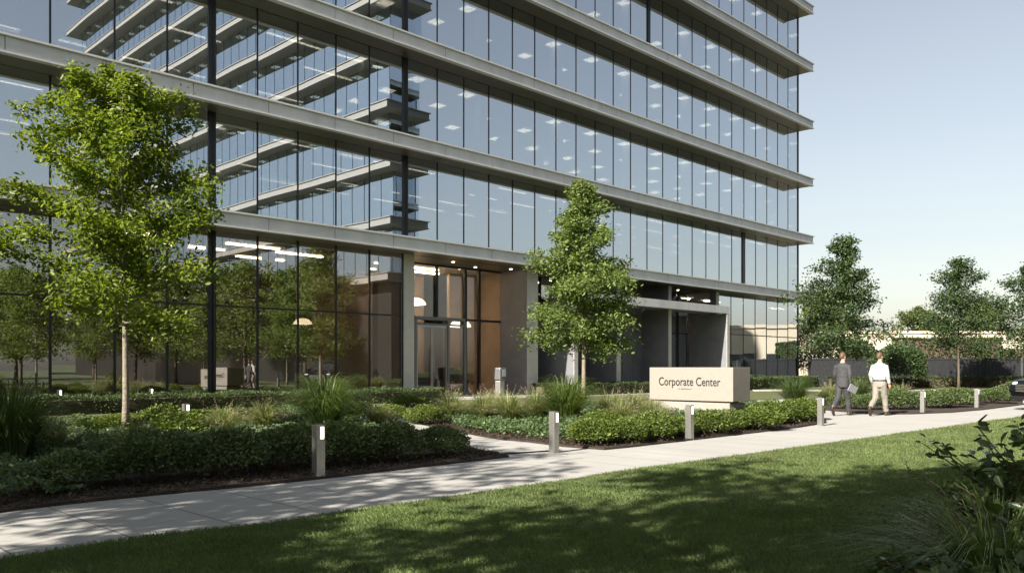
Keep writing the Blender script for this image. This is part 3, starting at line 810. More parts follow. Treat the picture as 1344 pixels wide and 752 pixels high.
def bush(name, loc, w_, h, seed, n, ls, leafm, label, group=None, cat='shrub', lift=0):
    rng = np.random.default_rng(seed)
    d = rng.normal(size=(n, 3)); d[:, 2] = np.abs(d[:, 2]) * 1.1 - .25; d /= np.linalg.norm(d, axis=1)[:, None]
    r = rng.uniform(.45, 1, n) ** .55
    # lumpy outline
    lump = np.zeros(n)
    for i in range(16):
        c = rng.normal(size=3); c[2] = abs(c[2]); c /= np.linalg.norm(c); lump += np.exp(((d @ c) - 1) * 14) * rng.uniform(-.16, .26)
    r *= (1 + lump)
    d4 = np.sign(d) * np.abs(d) ** .94
    P = d4 * r[:, None] * np.array([w_ / 2, w_ / 2, h * .56]) + np.array([0, 0, h * .42])
    P[:, 2] = np.maximum(P[:, 2], .02 + rng.uniform(0, .08, n))
    V, F = leaves(P, ls, rng, up=.4, droop=-.25, aspect=.6, outward=d)
    root = empty(name, loc, rng.uniform(0, 6), label, cat, group)
    link('foliage', npmesh('foliage', V, F, leafm), root)
    tb = MB()
    for i in range(11):
        a = rng.uniform(0, 6.3); e = Vector((math.cos(a) * w_ * .36, math.sin(a) * w_ * .36, h * rng.uniform(.6, .9)))
        tb.tube([(e.x * .1, e.y * .1, -.02), (e.x * .5, e.y * .5, e.z * .55), e], [.014, .010, .004], 5, cap=False)
    tb.build('stems', M['twig'], root)
    return root

# shrub prototypes live in the scene as its first members
ORD = ['first', 'second', 'third', 'fourth', 'fifth', 'sixth', 'seventh', 'eighth', 'ninth', 'tenth']
protoD = [bush('rounded_shrub', (0, 0, 0), 1.0, .62, 100 + i, 5200, .048, M['shrubShade'], 'x') for i in range(3)]
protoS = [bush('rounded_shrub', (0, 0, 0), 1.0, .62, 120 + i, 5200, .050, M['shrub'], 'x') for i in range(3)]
used = set(); cnt = {}
def put(protos, i, p, w_, h, label, group, rz=None):
    pr = protos[i % len(protos)]
    h *= (.80, .70, .86, .74, .82)[i % 5]; w_ *= .93; sc = (w_, w_ * .96, h / .62)
    if pr.name not in used:
        used.add(pr.name); pr.location = p; pr.scale = sc; pr.rotation_euler = (0, 0, i * 1.7 if rz is None else rz); pr['label'] = label; pr['group'] = group
        return pr
    return copy_thing(pr, p, i * 1.7 if rz is None else rz, sc, label, group)

# shaded front row at the left bed's tip
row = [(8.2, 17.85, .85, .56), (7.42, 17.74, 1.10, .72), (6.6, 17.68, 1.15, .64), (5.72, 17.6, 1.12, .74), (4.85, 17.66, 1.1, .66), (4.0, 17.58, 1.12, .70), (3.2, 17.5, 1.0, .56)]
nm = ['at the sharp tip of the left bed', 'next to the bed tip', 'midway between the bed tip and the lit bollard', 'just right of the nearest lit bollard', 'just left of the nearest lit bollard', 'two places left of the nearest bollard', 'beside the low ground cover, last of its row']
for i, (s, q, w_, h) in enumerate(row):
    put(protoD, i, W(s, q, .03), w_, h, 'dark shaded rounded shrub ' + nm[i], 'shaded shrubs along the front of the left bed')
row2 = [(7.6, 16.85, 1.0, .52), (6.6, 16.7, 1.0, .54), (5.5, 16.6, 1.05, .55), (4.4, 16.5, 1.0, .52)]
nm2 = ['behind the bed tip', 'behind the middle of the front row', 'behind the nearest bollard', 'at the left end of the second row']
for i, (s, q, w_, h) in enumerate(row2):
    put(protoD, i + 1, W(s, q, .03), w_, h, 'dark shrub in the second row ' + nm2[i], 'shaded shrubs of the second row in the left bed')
# sunlit shrubs deeper in the left bed
lit = [(244, 574.5, 1.3, .56, 'lit shrub directly before the half hidden bollard'), (150, 568, 1.3, .5, 'lit yellow green shrub left of the pale tree trunk'), (215, 566, 1.2, .55, 'lit shrub right of the pale tree trunk'), (262, 563, 1.3, .52, 'lit shrub behind the small lamp box'), (310, 560, 1.1, .5, 'lit shrub left of the tall dark grass clump'),
       (470, 556, 1.2, .55, 'lit shrub right of the tall dark grass clump'), (515, 554, 1.1, .55, 'lit low shrub behind the shaded front row'), (535, 544, 1.2, .62, 'bright shrub in front of the clipped hedge end'), (572, 545, 1.1, .58, 'bright shrub left of the first plume grass'), (555, 556, 1.0, .5, 'lit shrub behind the bed tip')]
for i, (x, y, w_, h, l) in enumerate(lit):
    put(protoS, i, G(x, y, .03), w_, h, l, 'sunlit shrubs inside the left bed')
# sunlit front row of the right bed
rowR = [(778, 583, .95, .52), (815, 580, 1.0, .56), (855, 577, 1.0, .52), (888, 572.5, .9, .48), (930, 569, 1.0, .52), (957, 565, .85, .48), (992, 563, 1.1, .62), (1012, 557, 1.0, .6), (1040, 553, 1.15, .62), (1058, 549, 1.0, .6), (838, 568, .9, .40), (905, 565, .9, .38), (790, 568, .95, .5)]
nmR = ['right of the middle bollard, first of the sunny row', 'second in the sunny row before the sign', 'third in the sunny row, under the left end of the sign', 'left of the bollard standing before the sign', 'right of the bollard standing before the sign', 'under the right corner of the sign', 'right of the sign plinth', 'behind the shrub right of the plinth', 'left of the bollard by the walking men', 'last of the sunny row, before the dark grass', 'in the back row below the left end of the sign', 'in the back row directly before the sign plinth', 'in the back row beside the sunlit tree']
for i, (x, y, w_, h) in enumerate(rowR):
    put(protoS, i, G(x, y, .03), w_, h, 'sunlit yellow green shrub ' + nmR[i], 'sunlit shrubs along the right bed')
# far bed shrubs behind the men
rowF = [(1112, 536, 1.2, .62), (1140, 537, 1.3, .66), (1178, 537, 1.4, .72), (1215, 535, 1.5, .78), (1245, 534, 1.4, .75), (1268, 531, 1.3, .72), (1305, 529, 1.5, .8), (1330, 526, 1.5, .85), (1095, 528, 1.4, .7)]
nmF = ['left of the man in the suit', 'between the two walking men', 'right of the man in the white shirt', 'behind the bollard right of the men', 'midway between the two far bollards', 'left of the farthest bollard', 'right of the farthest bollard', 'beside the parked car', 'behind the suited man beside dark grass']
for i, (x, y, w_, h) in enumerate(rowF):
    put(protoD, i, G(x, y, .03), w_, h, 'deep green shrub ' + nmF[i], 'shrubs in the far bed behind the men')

bush('large_shrub', (25.2, 54.5, 0), 3.3, 3.0, 300, 9000, .13, M['leafC'], 'big dark bush against the fence left of the lone slim tree', 'large bushes before the fence')
bush('large_shrub', (22.4, 63.5, 0), 3.6, 4.0, 301, 8000, .13, M['leafC'], 'big dark bush rising over the fence under the conical tree', 'large bushes before the fence')
bush('large_shrub', (26.6, 64.5, 0), 3.2, 3.5, 302, 7000, .13, M['leafC'], 'dark bush rising over the fence between the walking men', 'large bushes before the fence')

# clipped hedges
def hedge(name, s0, s1, q0, q1, h, n, ls, leafm, label, seed, loc=None, rz=None):
    rng = np.random.default_rng(seed)
    L, Wd = s1 - s0, q1 - q0
    f = rng.uniform(0, 1, (n, 3)); side = rng.integers(0, 5, n)
    P = np.column_stack([f[:, 0] * L, f[:, 1] * Wd, f[:, 2] * h])
    dep = rng.uniform(0, .13, n) ** 1.0
    out = np.zeros((n, 3))
    k = side <= 1; P[k, 2] = h - dep[k]; out[k, 2] = 1
    k = (side == 2) | (side == 3); P[k, 1] = Wd - dep[k]; out[k, 1] = 1
    k = side == 4; P[k, 1] = dep[k]; out[k, 1] = -1
    e = rng.uniform(0, 1, n) < Wd / L; P[e, 0] = np.where(rng.uniform(0, 1, e.sum()) < .5, dep[e], L - dep[e])
    P[:, 2] += .035 * np.sin(P[:, 0] * 2.1) + .02 * np.sin(P[:, 0] * 5.3 + 1); P[:, 1] += .03 * np.sin(P[:, 0] * 3.3)
    V, F = leaves(P, ls, rng, up=.3, droop=-.2, aspect=.6, outward=out)
    V[:, 1] *= -1; V[:, 0] += s0; V[:, 1] -= q0
    root = empty(name, BORG if loc is None else loc, BROT if rz is None else rz, label, 'hedge')
    link('foliage', npmesh('foliage', V, F, leafm), root)
    b = MB(); b.bq(s0 + .12, s1 - .12, q0 + .12, q1 - .12, 0, h - .13); b.build('stems', M['twig'], root)
hedge('clipped_hedge', -8, 22.3, .55, 1.6, .54, 52000, .055, M['hedge'], 'long dark clipped hedge under the left glass front', 400)
hedge('clipped_hedge', 28.9, 44.6, .2, .95, .60, 16000, .06, M['hedge'], 'dark low hedge at the foot of the dark colonnade', 401)
hedge('clipped_hedge', 46.2, 57, .5, 1.5, .75, 16000, .07, M['hedge'], 'dark clipped hedge under the glass at the right corner', 402)
hedge('clipped_hedge', 22, 58, -1.0, 0, .75, 26000, .09, M['hedge'], 'long low clipped hedge running in front of the charcoal fence', 403, (0, 57.5, 0), 0)
hedge('tall_hedge', 30, 37.5, -2, 0, 3.6, 12000, .14, M['leafC'], 'tall dark hedge block rising above the fence', 404, (0, 64, 0), 0)
hedge('tall_hedge', 0, 50, -2, 0, 3.55, 20000, .18, M['leafD'], 'sunlit yellow green hedge beyond the fence on the right', 405, (54.5, 100, 0), 0)

# ornamental grasses
def clump(name, loc, h, w_, n, seed, bladem, label, group=None, bw=.012, plume=0, up=.5, plumem=None, cat='grass'):
    rng = np.random.default_rng(seed); root = empty(name, loc, 0, label, cat, group)
    def strands(n, h, w_, bw, tip, upb):
        a = rng.uniform(0, 2 * PI, n); r = np.sqrt(rng.uniform(0, 1, n)) * .09 * max(w_, .6)
        lean = rng.uniform(.05, 1, n) ** .62 * w_ / 2; hh = h * rng.uniform(.55, 1.05, n) * (1 - .35 * (lean / (w_ / 2)) ** 2)
        K = 6; V = np.empty((n, K, 2, 3)); dx, dy = np.cos(a), np.sin(a)
        tw = rng.uniform(-.6, .6, n)
        for j in range(K):
            t = j / (K - 1)
            d = r + lean * (t ** (1.6)); z = hh * (1.55 * t - .55 * t ** 2.2) if upb else hh * (1.9 * t - 1.15 * t * t) * 1.2
            z = np.where(lean > w_ * .3, z * (1 - .18 * t * t), z)
            wd = bw * (1 - t ** 2) + tip
            cxp = dx * d; cyp = dy * d
            ox, oy = -np.sin(a + tw), np.cos(a + tw)
            V[:, j, 0] = np.column_stack([cxp + ox * wd / 2, cyp + oy * wd / 2, z]); V[:, j, 1] = np.column_stack([cxp - ox * wd / 2, cyp - oy * wd / 2, z])
        base = (np.arange(n) * K * 2)[:, None]
        F = np.concatenate([base + np.array([[2 * j, 2 * j + 1, 2 * j + 3, 2 * j + 2]]) for j in range(K - 1)])
        return V.reshape(-1, 3), F, V
    V, F, _ = strands(n, h, w_, bw, .0015, False)
    link('blades', npmesh('blades', V, F, bladem), root)
    if plume:
        V, F, S_ = strands(plume, h * 1.12, w_ * .85, .004, .002, True)
        tips = S_[:, -1, 0]; prev = S_[:, -3, 0]
        PP = np.concatenate([prev + (tips - prev) * t + rng.normal(size=tips.shape) * .010 for t in np.linspace(.1, 1.05, 14)])
        dr = np.concatenate([(tips - prev) for t in range(14)]); dr /= np.linalg.norm(dr, axis=1)[:, None] + 1e-9
        V2, F2 = leaves(PP, .035, rng, aspect=.16, outward=dr * 1.5)
        link('plumes', npmesh('plumes', np.concatenate([V, V2]), np.concatenate([F, F2 + len(V)]), plumem or M['plume']), root)
    return root
clump('grass_clump', G(425, 566, .03), 1.30, 2.8, 1100, 500, M['grassD'], 'tall dark arching grass clump in the middle of the left bed', 'arching green grass clumps', .016)
clump('grass_clump', G(14, 606, .03), 1.28, 2.7, 950, 501, M['grassD'], 'big arching grass clump at the left edge of the photo', 'arching green grass clumps', .014)
clump('grass_clump', G(742, 555, .03), 1.25, 2.7, 1050, 502, M['grassG'], 'sunlit green arching grass clump at the foot of the middle tree', 'arching green grass clumps', .014)
clump('grass_clump', G(1042, 531, .03), 1.15, 2.8, 700, 503, M['grassD'], 'dark green grass clump right of the sign, before the office corner', 'arching green grass clumps', .016)
clump('grass_clump', G(1128, 527, .03), 1.0, 2.0, 500, 504, M['grassD'], 'dark grass clump behind the two walking men', 'arching green grass clumps', .016)
fg = clump('plume_grass', G(590, 551, .03), .80, 1.6, 800, 510, M['grassY'], 'straw plume grass nearest the entrance doors', 'straw coloured plume grasses', .010, 60)
for i, (x, y, sc, l) in enumerate(((632, 553, .98, 'straw plume grass second from the doors'), (668, 555, 1.0, 'straw plume grass left of the tall green clump'), (650, 549, 1.0, 'straw plume grass in front of the grey kiosk'), (704, 551, 1.05, 'straw plume grass against the green arching clump'),
                      (800, 552, .95, 'straw plume grass right of the middle tree'), (832, 551, .95, 'straw plume grass left of the sign'), (858, 553, .75, 'straw plume grass at the left end of the sign'), (868, 559, .6, 'small plume grass before the left end of the sign'), (815, 560, .8, 'plume grass behind the sunny shrub row'),
                      (292, 574, .8, 'loose plume grass behind the shaded shrubs'), (345, 566, .9, 'pale plume grass left of the dark arching clump'), (495, 562, .7, 'plume grass behind the shaded front shrubs'), (1090, 531, 1.0, 'reddish plume grass beside the man in the suit'), (1180, 530, 1.0, 'plume grass right of the man in the white shirt'), (70, 590, .7, 'short plume grass beside the big left clump'), (180, 590, .65, 'low plume grass at the foot of the pale trunk'))):
    copy_thing(fg, G(x, y, .03), i * 1.3, sc, l)

# ground cover and turf
def cover(name, poly, n, seed, m, hfun, margin, ls, reject=None):
    rng = np.random.default_rng(seed)
    mn, mx = poly.min(0), poly.max(0)
    P = rng.uniform(mn, mx, (n, 2)); P = P[inside(poly, P)]
    d = edge_dist(poly, P); P = P[d > margin + .12 * np.sin(P[:, 0] * 3) * np.sin(P[:, 1] * 2.3)]
    if reject is not None: P = P[reject(P)]
    h = hfun(P) * rng.uniform(.25, 1, len(P)) ** .6
    V, F = leaves(np.column_stack([P, h + .04]), ls, rng, up=.9, droop=-.1, aspect=.7)
    o = link(name, npmesh(name, V, F, m)); return o
def hf(P): return .13 + .07 * np.sin(P[:, 0] * 2.7 + 1) * np.cos(P[:, 1] * 3.1) + .05 * np.sin(P[:, 0] * 7 + P[:, 1] * 5)
o = cover('ground_cover', left_bed, 210000, 600, M['coverShade'], lambda P: hf(P) * 1.1, .38, .058, lambda P: ~((P @ np.array(D[:2]) > 3.1) & (P @ np.array(N[:2]) - Q0 > 16.1)))
tag(o, 'low leafy ground cover filling the shaded left bed', kind='stuff')
o = cover('ground_cover', right_bed, 150000, 601, M['cover'], hf, .42, .06)
tag(o, 'low sunlit ground cover filling the right bed', kind='stuff')
# mulch chips along the front margins
def chips(poly, n, seed, ymax):
    rng = np.random.default_rng(seed); mn, mx = poly.min(0), poly.max(0)
    P = rng.uniform(mn, mx, (n, 2)); P = P[inside(poly, P) & (P[:, 1] < ymax)]; P = P[edge_dist(poly, P) < .75]
    P3 = np.column_stack([P, np.full(len(P), .038) + rng.uniform(0, .02, len(P))])
    V, F = leaves(P3, .045, rng, up=1.4, droop=0, aspect=.4); return npmesh('mulch_chips', V, F, M['chip'])
M['chip'] = leafmat('bark_chip', (.020, .013, .009), (.085, .058, .040), 0, .95)
tag(link('mulch_chips', chips(left_bed, 160000, 610, 15)), 'loose bark chips along the front of the left bed', kind='stuff')
tag(link('mulch_chips', chips(right_bed, 120000, 611, 22)), 'loose bark chips along the front of the right bed', kind='stuff')

def turf(name, poly, seed, bands, z=.012):
    rng = np.random.default_rng(seed); Vs = []; Fs = []; off = 0
    for (x0, x1, y0, y1, dens, hgt, wd) in bands:
        n = int((x1 - x0) * (y1 - y0) * dens)
        P = np.column_stack([rng.uniform(x0, x1, n), rng.uniform(y0, y1, n)])
        P = P[inside(poly, P)]
        m_ = np.abs(P[:, 0]) < P[:, 1] * .66 + 1.2; P = P[m_]; n = len(P)
        hh = hgt * rng.uniform(.5, 1.15, n) * (1 + .25 * np.sin(P[:, 0] * 1.9) * np.sin(P[:, 1] * 2.3))
        a = rng.uniform(0, 2 * PI, n); ln = hh * rng.uniform(.2, .9, n); dx, dy = np.cos(a), np.sin(a)
        ox, oy = -dy * wd / 2, dx * wd / 2
        V = np.empty((n, 4, 3))
        V[:, 0] = np.column_stack([P[:, 0] + ox, P[:, 1] + oy, np.full(n, z)])
        V[:, 1] = np.column_stack([P[:, 0] - ox, P[:, 1] - oy, np.full(n, z)])
        V[:, 2] = np.column_stack([P[:, 0] - ox * .6 + dx * ln * .4, P[:, 1] - oy * .6 + dy * ln * .4, z + hh * .65])
        V[:, 3] = np.column_stack([P[:, 0] + dx * ln, P[:, 1] + dy * ln, z + hh])
        b0 = (np.arange(n) * 4)[:, None] + off
        Vs.append(V.reshape(-1, 3)); Fs.append(np.concatenate([b0 + np.array([[0, 1, 2]]), b0 + np.array([[0, 2, 3]])])); off += n * 4
    return link(name, npmesh(name, np.concatenate(Vs), np.concatenate(Fs), M['turf']))
o = turf('turf', lawn_poly, 700, [(-5, 6, 4.2, 8, 7000, .036, .0038), (-4, 9, 8, 12, 4200, .036, .005), (-2, 14, 12, 18, 1900, .036, .008), (3, 24, 18, 30, 700, .036, .014)])
tag(o, 'short mown grass of the front lawn', kind='stuff')

# ------------------------------------------------------------------ bollards
def bollard(loc, label, h=.66, first=[None]):
    if first[0]: return copy_thing(first[0], loc, BROT, (1, 1, h / .66), label, 'lit bollards along the path')
    o = empty('bollard_light', loc, BROT, label, 'bollard light', 'lit bollards along the path'); first[0] = o
    a = .058
    b = MB(); b.box((-a, -a, 0), (a, a, .49)); b.box((-a, -a, .635), (a, a, .66)); b.box((-a, a - .012, .4905), (a, a, .6345)); b.box((-a, -a, .4905), (-a + .05, a - .0125, .6345)); b.box((a - .016, -a, .4905), (a, -a + .016, .6345)); 
    bevel(b.build('housing', M['brushed'], o), .003)
    l = MB(); l.box((-a + .051, -a + .004, .4915), (a - .003, -a + .05, .6335)); l.build('lamp', M['lamp'], o)
    return o
bollard(G(418, 628), 'nearest lit bollard, standing before the dark shrubs of the left bed')
bollard(G(727, 594), 'lit bollard at the left tip of the right bed, beside the branch path')
bollard(G(905, 577.5), 'lit bollard standing in front of the sign')
bollard(G(1077, 558.5), 'sunlit bollard left of the two walking men')
bollard(G(1211, 542.5), 'bollard right of the man in the white shirt')
bollard(G(1282, 536), 'farthest bollard, nearest to the parked car')
p = Vector(((244 - CX) / FPX * 16.9, 16.9, .03)); bollard(p, 'lit bollard half hidden among shrubs right of the pale trunk', .60)
Z = 24.9; bollard(Vector(((78 - CX) / FPX * Z, Z, 0)), 'lit bollard peeping over the long hedge at the far left', .71)
Z = 26.8; bollard(Vector(((198 - CX) / FPX * Z, Z, 0)), 'lit bollard peeping over the long hedge behind the pale trunk', .70)

# ------------------------------------------------------------------ sign
sg = empty('monument_sign', (4.02, 24.45, 0), math.atan2(-.7029, .7113), 'pale stone monument sign reading Corporate Center on a recessed plinth', 'sign')
# local x runs along the lettered face, local y away from the viewer
b = MB(); b.box((0, 0, .44), (2.72, .92, 1.37)); bevel(b.build('panel', M['sign'], sg), .008)
b = MB(); b.box((.22, .08, .40), (2.45, .80, .439)); b.build('shadow_gap', M['furn'], sg)
b = MB(); b.box((.12, .03, 0), (2.60, .84, .40)); bevel(b.build('plinth', M['signbase'], sg), .008)
def text(body, x, z, size, sx, parent, name, mtl):
    cu = bpy.data.curves.new(name, 'FONT'); cu.body = body; cu.size = size; cu.extrude = .006; cu.space_character = 1.0; cu.align_x = 'CENTER'
    tmp = bpy.data.objects.new('tmp', cu); COL.objects.link(tmp)
    dg = bpy.context.evaluated_depsgraph_get(); me = bpy.data.meshes.new_from_object(tmp.evaluated_get(dg))
    bpy.data.objects.remove(tmp); bpy.data.curves.remove(cu)
    me.materials.clear(); me.materials.append(mtl)
    o = link(name, me, parent); o.location = (x, -.007, z); o.rotation_euler = (PI / 2, 0, 0); o.scale = (sx, 1, 1)
    return o
lt = text('Corporate Center', 1.33, .86, .335, .80, sg, 'lettering', M['ink'])
b = MB(); rnd = random.Random(3)
b.box((1.00, -.006, .745), (1.012, -.0005, .785)); b.box((1.012, -.006, .78), (1.03, -.0005, .785)); b.box((1.012, -.006, .762), (1.026, -.0005, .767)); b.box((1.012, -.006, .745), (1.03, -.0005, .750))
x = 1.075
while x < 1.42:
    wd = rnd.choice((.006, .007)); hh = rnd.choice((.026, .03, .026)); b.box((x, -.006, .748), (x + wd, -.0005, .748 + hh))
    if rnd.random() < .7: b.box((x + wd, -.006, .748 + hh * .5), (x + wd + .009, -.0005, .748 + hh * .5 + .005))
    x += .024
b.build('small_lettering', M['ink'], sg)

# ------------------------------------------------------------------ car at the right edge
def make_car(loc, rz, label):
    o = empty('parked_car', loc, rz, label, 'car')          # nose points to -x
    paint = mat('car_paint', (.018, .020, .024), .18, .6); blk = mat('car_trim', (.012, .012, .012), .5); gl = mat('car_glass', (.02, .025, .03), .05, 0, .8)
    prof = [(-2.28, .42), (-2.34, .62), (-2.30, .80), (-2.16, .97), (-1.2, 1.09), (-1.05, 1.10), (-.35, 1.60), (.3, 1.68), (1.3, 1.64), (1.95, 1.45), (2.25, 1.08), (2.32, .75), (2.28, .40), (1.9, .30), (-1.9, .30)]
    hw = [.86, .90, .92, .92, .93, .92, .70, .68, .68, .70, .86, .90, .88, .86, .86]
    b = MB(); n = len(prof)
    vs = [(x, -w_, z) for (x, z), w_ in zip(prof, hw)] + [(x, w_, z) for (x, z), w_ in zip(prof, hw)]
    b.add(vs, [(i, n + i, n + (i + 1) % n, (i + 1) % n) for i in range(n)] + [tuple(range(n)), tuple(reversed(range(n, 2 * n)))])
    bevel(b.build('body', paint, o), .06, 3)
    for sgn in (-1, 1):
        w_ = MB(); y0 = sgn * .935; y1 = sgn * .72
        w_.add([(-.98, y0 * .985, 1.14), (1.75, y0 * .97, 1.14), (1.55, y1 * 1.03, 1.50), (-.35, y1 * 1.03, 1.54)], [(0, 1, 2, 3)]); w_.build('side_window', gl, o)
        h = MB(); h.ball((-2.16, sgn * .72, .84), (.14, .2, .085), 12); h.build('headlight', mat('headlight_glass', (.5, .52, .55), .1), o)
        mi = MB(); mi.ball((-.85, sgn * 1.0, 1.18), (.08, .12, .08), 10); mi.build('mirror', paint, o)
    w_ = MB(); w_.add([(-1.06, -.80, 1.125), (-1.06, .80, 1.125), (-.40, .64, 1.585), (-.40, -.64, 1.585)], [(0, 1, 2, 3)]); w_.build('windscreen', gl, o)
    g = MB()
    for i in range(5): g.box((-2.37, -.5, .60 + i * .05), (-2.30, .5, .625 + i * .05))
    g.build('grille', M['brushed'], o)
    g = MB(); g.box((-2.37, -.8, .33), (-2.2, .8, .46)); bevel(g.build('bumper', blk, o), .03)
    for x in (-1.42, 1.42):
        for y in (-.86, .86):
            t = MB(); sgn = 1 if y > 0 else -1
            t.tube([(x, y - sgn * .12, .36), (x, y + sgn * .06, .36), (x, y + sgn * .09, .36)], [.36, .36, .33], 28); wh = t.build('wheel', blk, o)
            r = MB(); r.tube([(x, y + sgn * .05, .36), (x, y + sgn * .098, .36)], [.23, .22], 20); r.build('rim', M['brushed'], wh)
    return o
make_car((18.62, 26.6, 0), .06, 'dark parked car whose nose shows at the right edge of the photo')

# ------------------------------------------------------------------ people
skin = mat('skin', (.42, .25, .17), .5); hairm = mat('brown_hair', (.09, .055, .03), .6, noise=(60, .4))
def fuse(name, mb, m, parent, vox, sm=4, folds=0):
    me = mb.mesh(name); o = link(name, me, parent)
    r = o.modifiers.new('r', 'REMESH'); r.mode = 'VOXEL'; r.voxel_size = vox; r.use_smooth_shade = True
    s = o.modifiers.new('s', 'SMOOTH'); s.iterations = sm; s.factor = .5
    if folds:
        d = o.modifiers.new('d', 'DISPLACE'); d.texture = TXC; d.strength = folds; d.mid_level = .5
    bpy.context.view_layer.update()
    dg = bpy.context.evaluated_depsgraph_get(); ev = bpy.data.meshes.new_from_object(o.evaluated_get(dg))
    o.modifiers.clear(); o.data = ev; ev.name = name
    ev.materials.clear(); ev.materials.append(m)
    for p in ev.polygons: p.use_smooth = True
    return o
TXC = bpy.data.textures.new('cloth_folds', 'CLOUDS'); TXC.noise_scale = .09; TXC.noise_depth = 2
def hand(mb, wr, dirv, side):
    d = Vector(dirv).normalized(); f = Vector((0, 1, 0)); f = (f - d * f.dot(d)).normalized(); p = d.cross(f)
    wr = Vector(wr); pal = wr + d * .09
    mb.tube([wr - d * .02, wr + d * .04, pal], [.026, .034, .036], 10, squash=(1.15, .6))
    for i, (off, ln) in enumerate(((.030, .072), (.010, .082), (-.010, .076), (-.028, .060))):
        b0 = pal + f * off - d * .012; c = -side
        pp = [b0, b0 + d * ln * .45 + p * .004 * c, b0 + d * ln * .8 + p * .016 * c, b0 + d * ln * .95 + p * .032 * c]
        mb.tube(pp, [.0095, .009, .0085, .007], 8)
    t0 = wr + d * .03 + f * .026
    mb.tube([t0, t0 + d * .03 + f * .022, t0 + d * .065 + f * .026], [.013, .012, .009], 8)
def person(loc, rz, J, label, suit, mats, look=0):
    o = empty('person', loc, rz, label, 'person')
    # body
    b = MB()
    b.rings([(.84, 0, 0, .13, .09), (.93, 0, 0, .165, .11), (1.05, 0, 0, .145, .10), (1.2, 0, .01, .155, .105), (1.34, 0, .01, .155, .10), (1.42, 0, 0, .12, .07), (1.485, 0, 0, .075, .06)])
    for sd in ('L', 'R'):
        b.tube([Vector(J[sd + 'sh']) + Vector((0, 0, -.03)), J[sd + 'el'], J[sd + 'wr']], [.044, .038, .028], 10); b.ball(Vector(J[sd + 'sh']) + Vector((0, 0, -.035)), .045, 12)
        b.tube([J[sd + 'hip'], J[sd + 'kn'], J[sd + 'an']], [.085, .058, .040], 12); b.ball(J[sd + 'kn'], .056, 10)
        b.tube([J[sd + 'an'], J[sd + 'toe']], [.042, .03], 10)
        hand(b, J[sd + 'wr'], Vector(J[sd + 'wr']) - Vector(J[sd + 'el']) * 1 + Vector((0, .02, 0)), 1 if sd == 'R' else -1)
    b.tube([(0, 0, 1.44), (0, .012, 1.52), (0, .025, 1.60)], [.062, .055, .055], 14)
    hm = Matrix.Translation((0, .03, 1.665)) @ Matrix.Rotation(look, 4, 'Z')
    h = MB()
    h.ball((0, -.005, .03), (.076, .095, .105), 20); h.ball((0, .03, -.045), (.056, .062, .07), 16)
    h.tube([(0, .088, .02), (0, .108, -.012), (0, .098, -.022)], [.010, .014, .012], 8)
    for sx in (-1, 1): h.ball((sx * .077, -.005, -.005), (.012, .02, .03), 10)
    h.tube([(-.022, .085, -.052), (0, .092, -.052), (.022, .085, -.052)], [.006, .008, .006], 8)
    b.add([hm @ Vector(v) for v in h.v], h.f, 0, True)
    fuse('body', b, skin, o, .0075, 3)
    e = MB()
    for sx in (-1, 1): e.ball(tuple(hm @ Vector((sx * .03, .083, .012))), .009, 8)
    e.build('eyes', mat('eye', (.03, .02, .02), .2), o)
    hr = MB(); q = MB()
    q.ball((0, -.016, .042), (.083, .097, .103), 20); q.tube([(0, -.05, .02), (0, -.062, -.045)], [.07, .052], 14)
    for sx in (-1, 1): q.tube([(sx * .072, .005, .03), (sx * .073, .0, -.01)], [.014, .008], 8)
    hr.add([hm @ Vector(v) for v in q.v], q.f, 0, True)
    fuse('hair', hr, hairm, o, .008, 2)
    # trousers
    t = MB()
    t.rings([(.80, 0, 0, .155, .115), (.9, 0, 0, .178, .128), (1.0, 0, 0, .168, .118), (1.05, 0, 0, .160, .112)])
    for sd in ('L', 'R'):
        hp, kn, an = Vector(J[sd + 'hip']), Vector(J[sd + 'kn']), Vector(J[sd + 'an'])
        t.tube([hp, hp.lerp(kn, .5), kn, kn.lerp(an, .5), an + (kn - an).normalized() * .03], [.112, .095, .078, .074, .070], 14); t.ball(kn, .076, 10); t.ball(hp, .112, 12)
    fuse('trousers', t, mats['trousers'], o, .011, 5, .03)
    # upper garment
    c = MB()
    if suit:
        c.rings([(.80, 0, -.005, .192, .138), (.92, 0, -.005, .192, .140), (1.08, 0, 0, .178, .128), (1.25, 0, .01, .195, .132), (1.38, 0, .01, .205, .130), (1.45, 0, .0, .175, .10), (1.50, 0, 0, .085, .07)])
        ar = (.074, .066, .060, .052, .046)
    else:
        c.rings([(1.00, 0, 0, .176, .125), (1.04, 0, 0, .180, .130), (1.14, 0, 0, .178, .130), (1.28, 0, .01, .190, .130), (1.38, 0, .01, .196, .125), (1.45, 0, .0, .168, .098), (1.50, 0, 0, .08, .066)])
        ar = (.070, .064, .060, .054, .040)
    for sd in ('L', 'R'):
        sh, el, wr = Vector(J[sd + 'sh']), Vector(J[sd + 'el']), Vector(J[sd + 'wr'])
        c.ball(sh + Vector((0, 0, -.02)), .070, 12); c.tube([sh, sh.lerp(el, .5), el, el.lerp(wr, .5), wr.lerp(el, .07)], ar, 12); c.ball(el, .06, 10)
    fuse('jacket' if suit else 'shirt', c, mats['top'], o, .010, 8, .022)
    k = MB(); k.tube([(0, 0, 1.485), (0, .008, 1.535)], [.069, .066], 16); k.build('collar', mats['collar'], o)
    if not suit:
        k = MB(); k.rings([(.985, 0, 0, .178, .128), (1.022, 0, 0, .177, .127)], 24); k.build('belt', M['ink'], o)
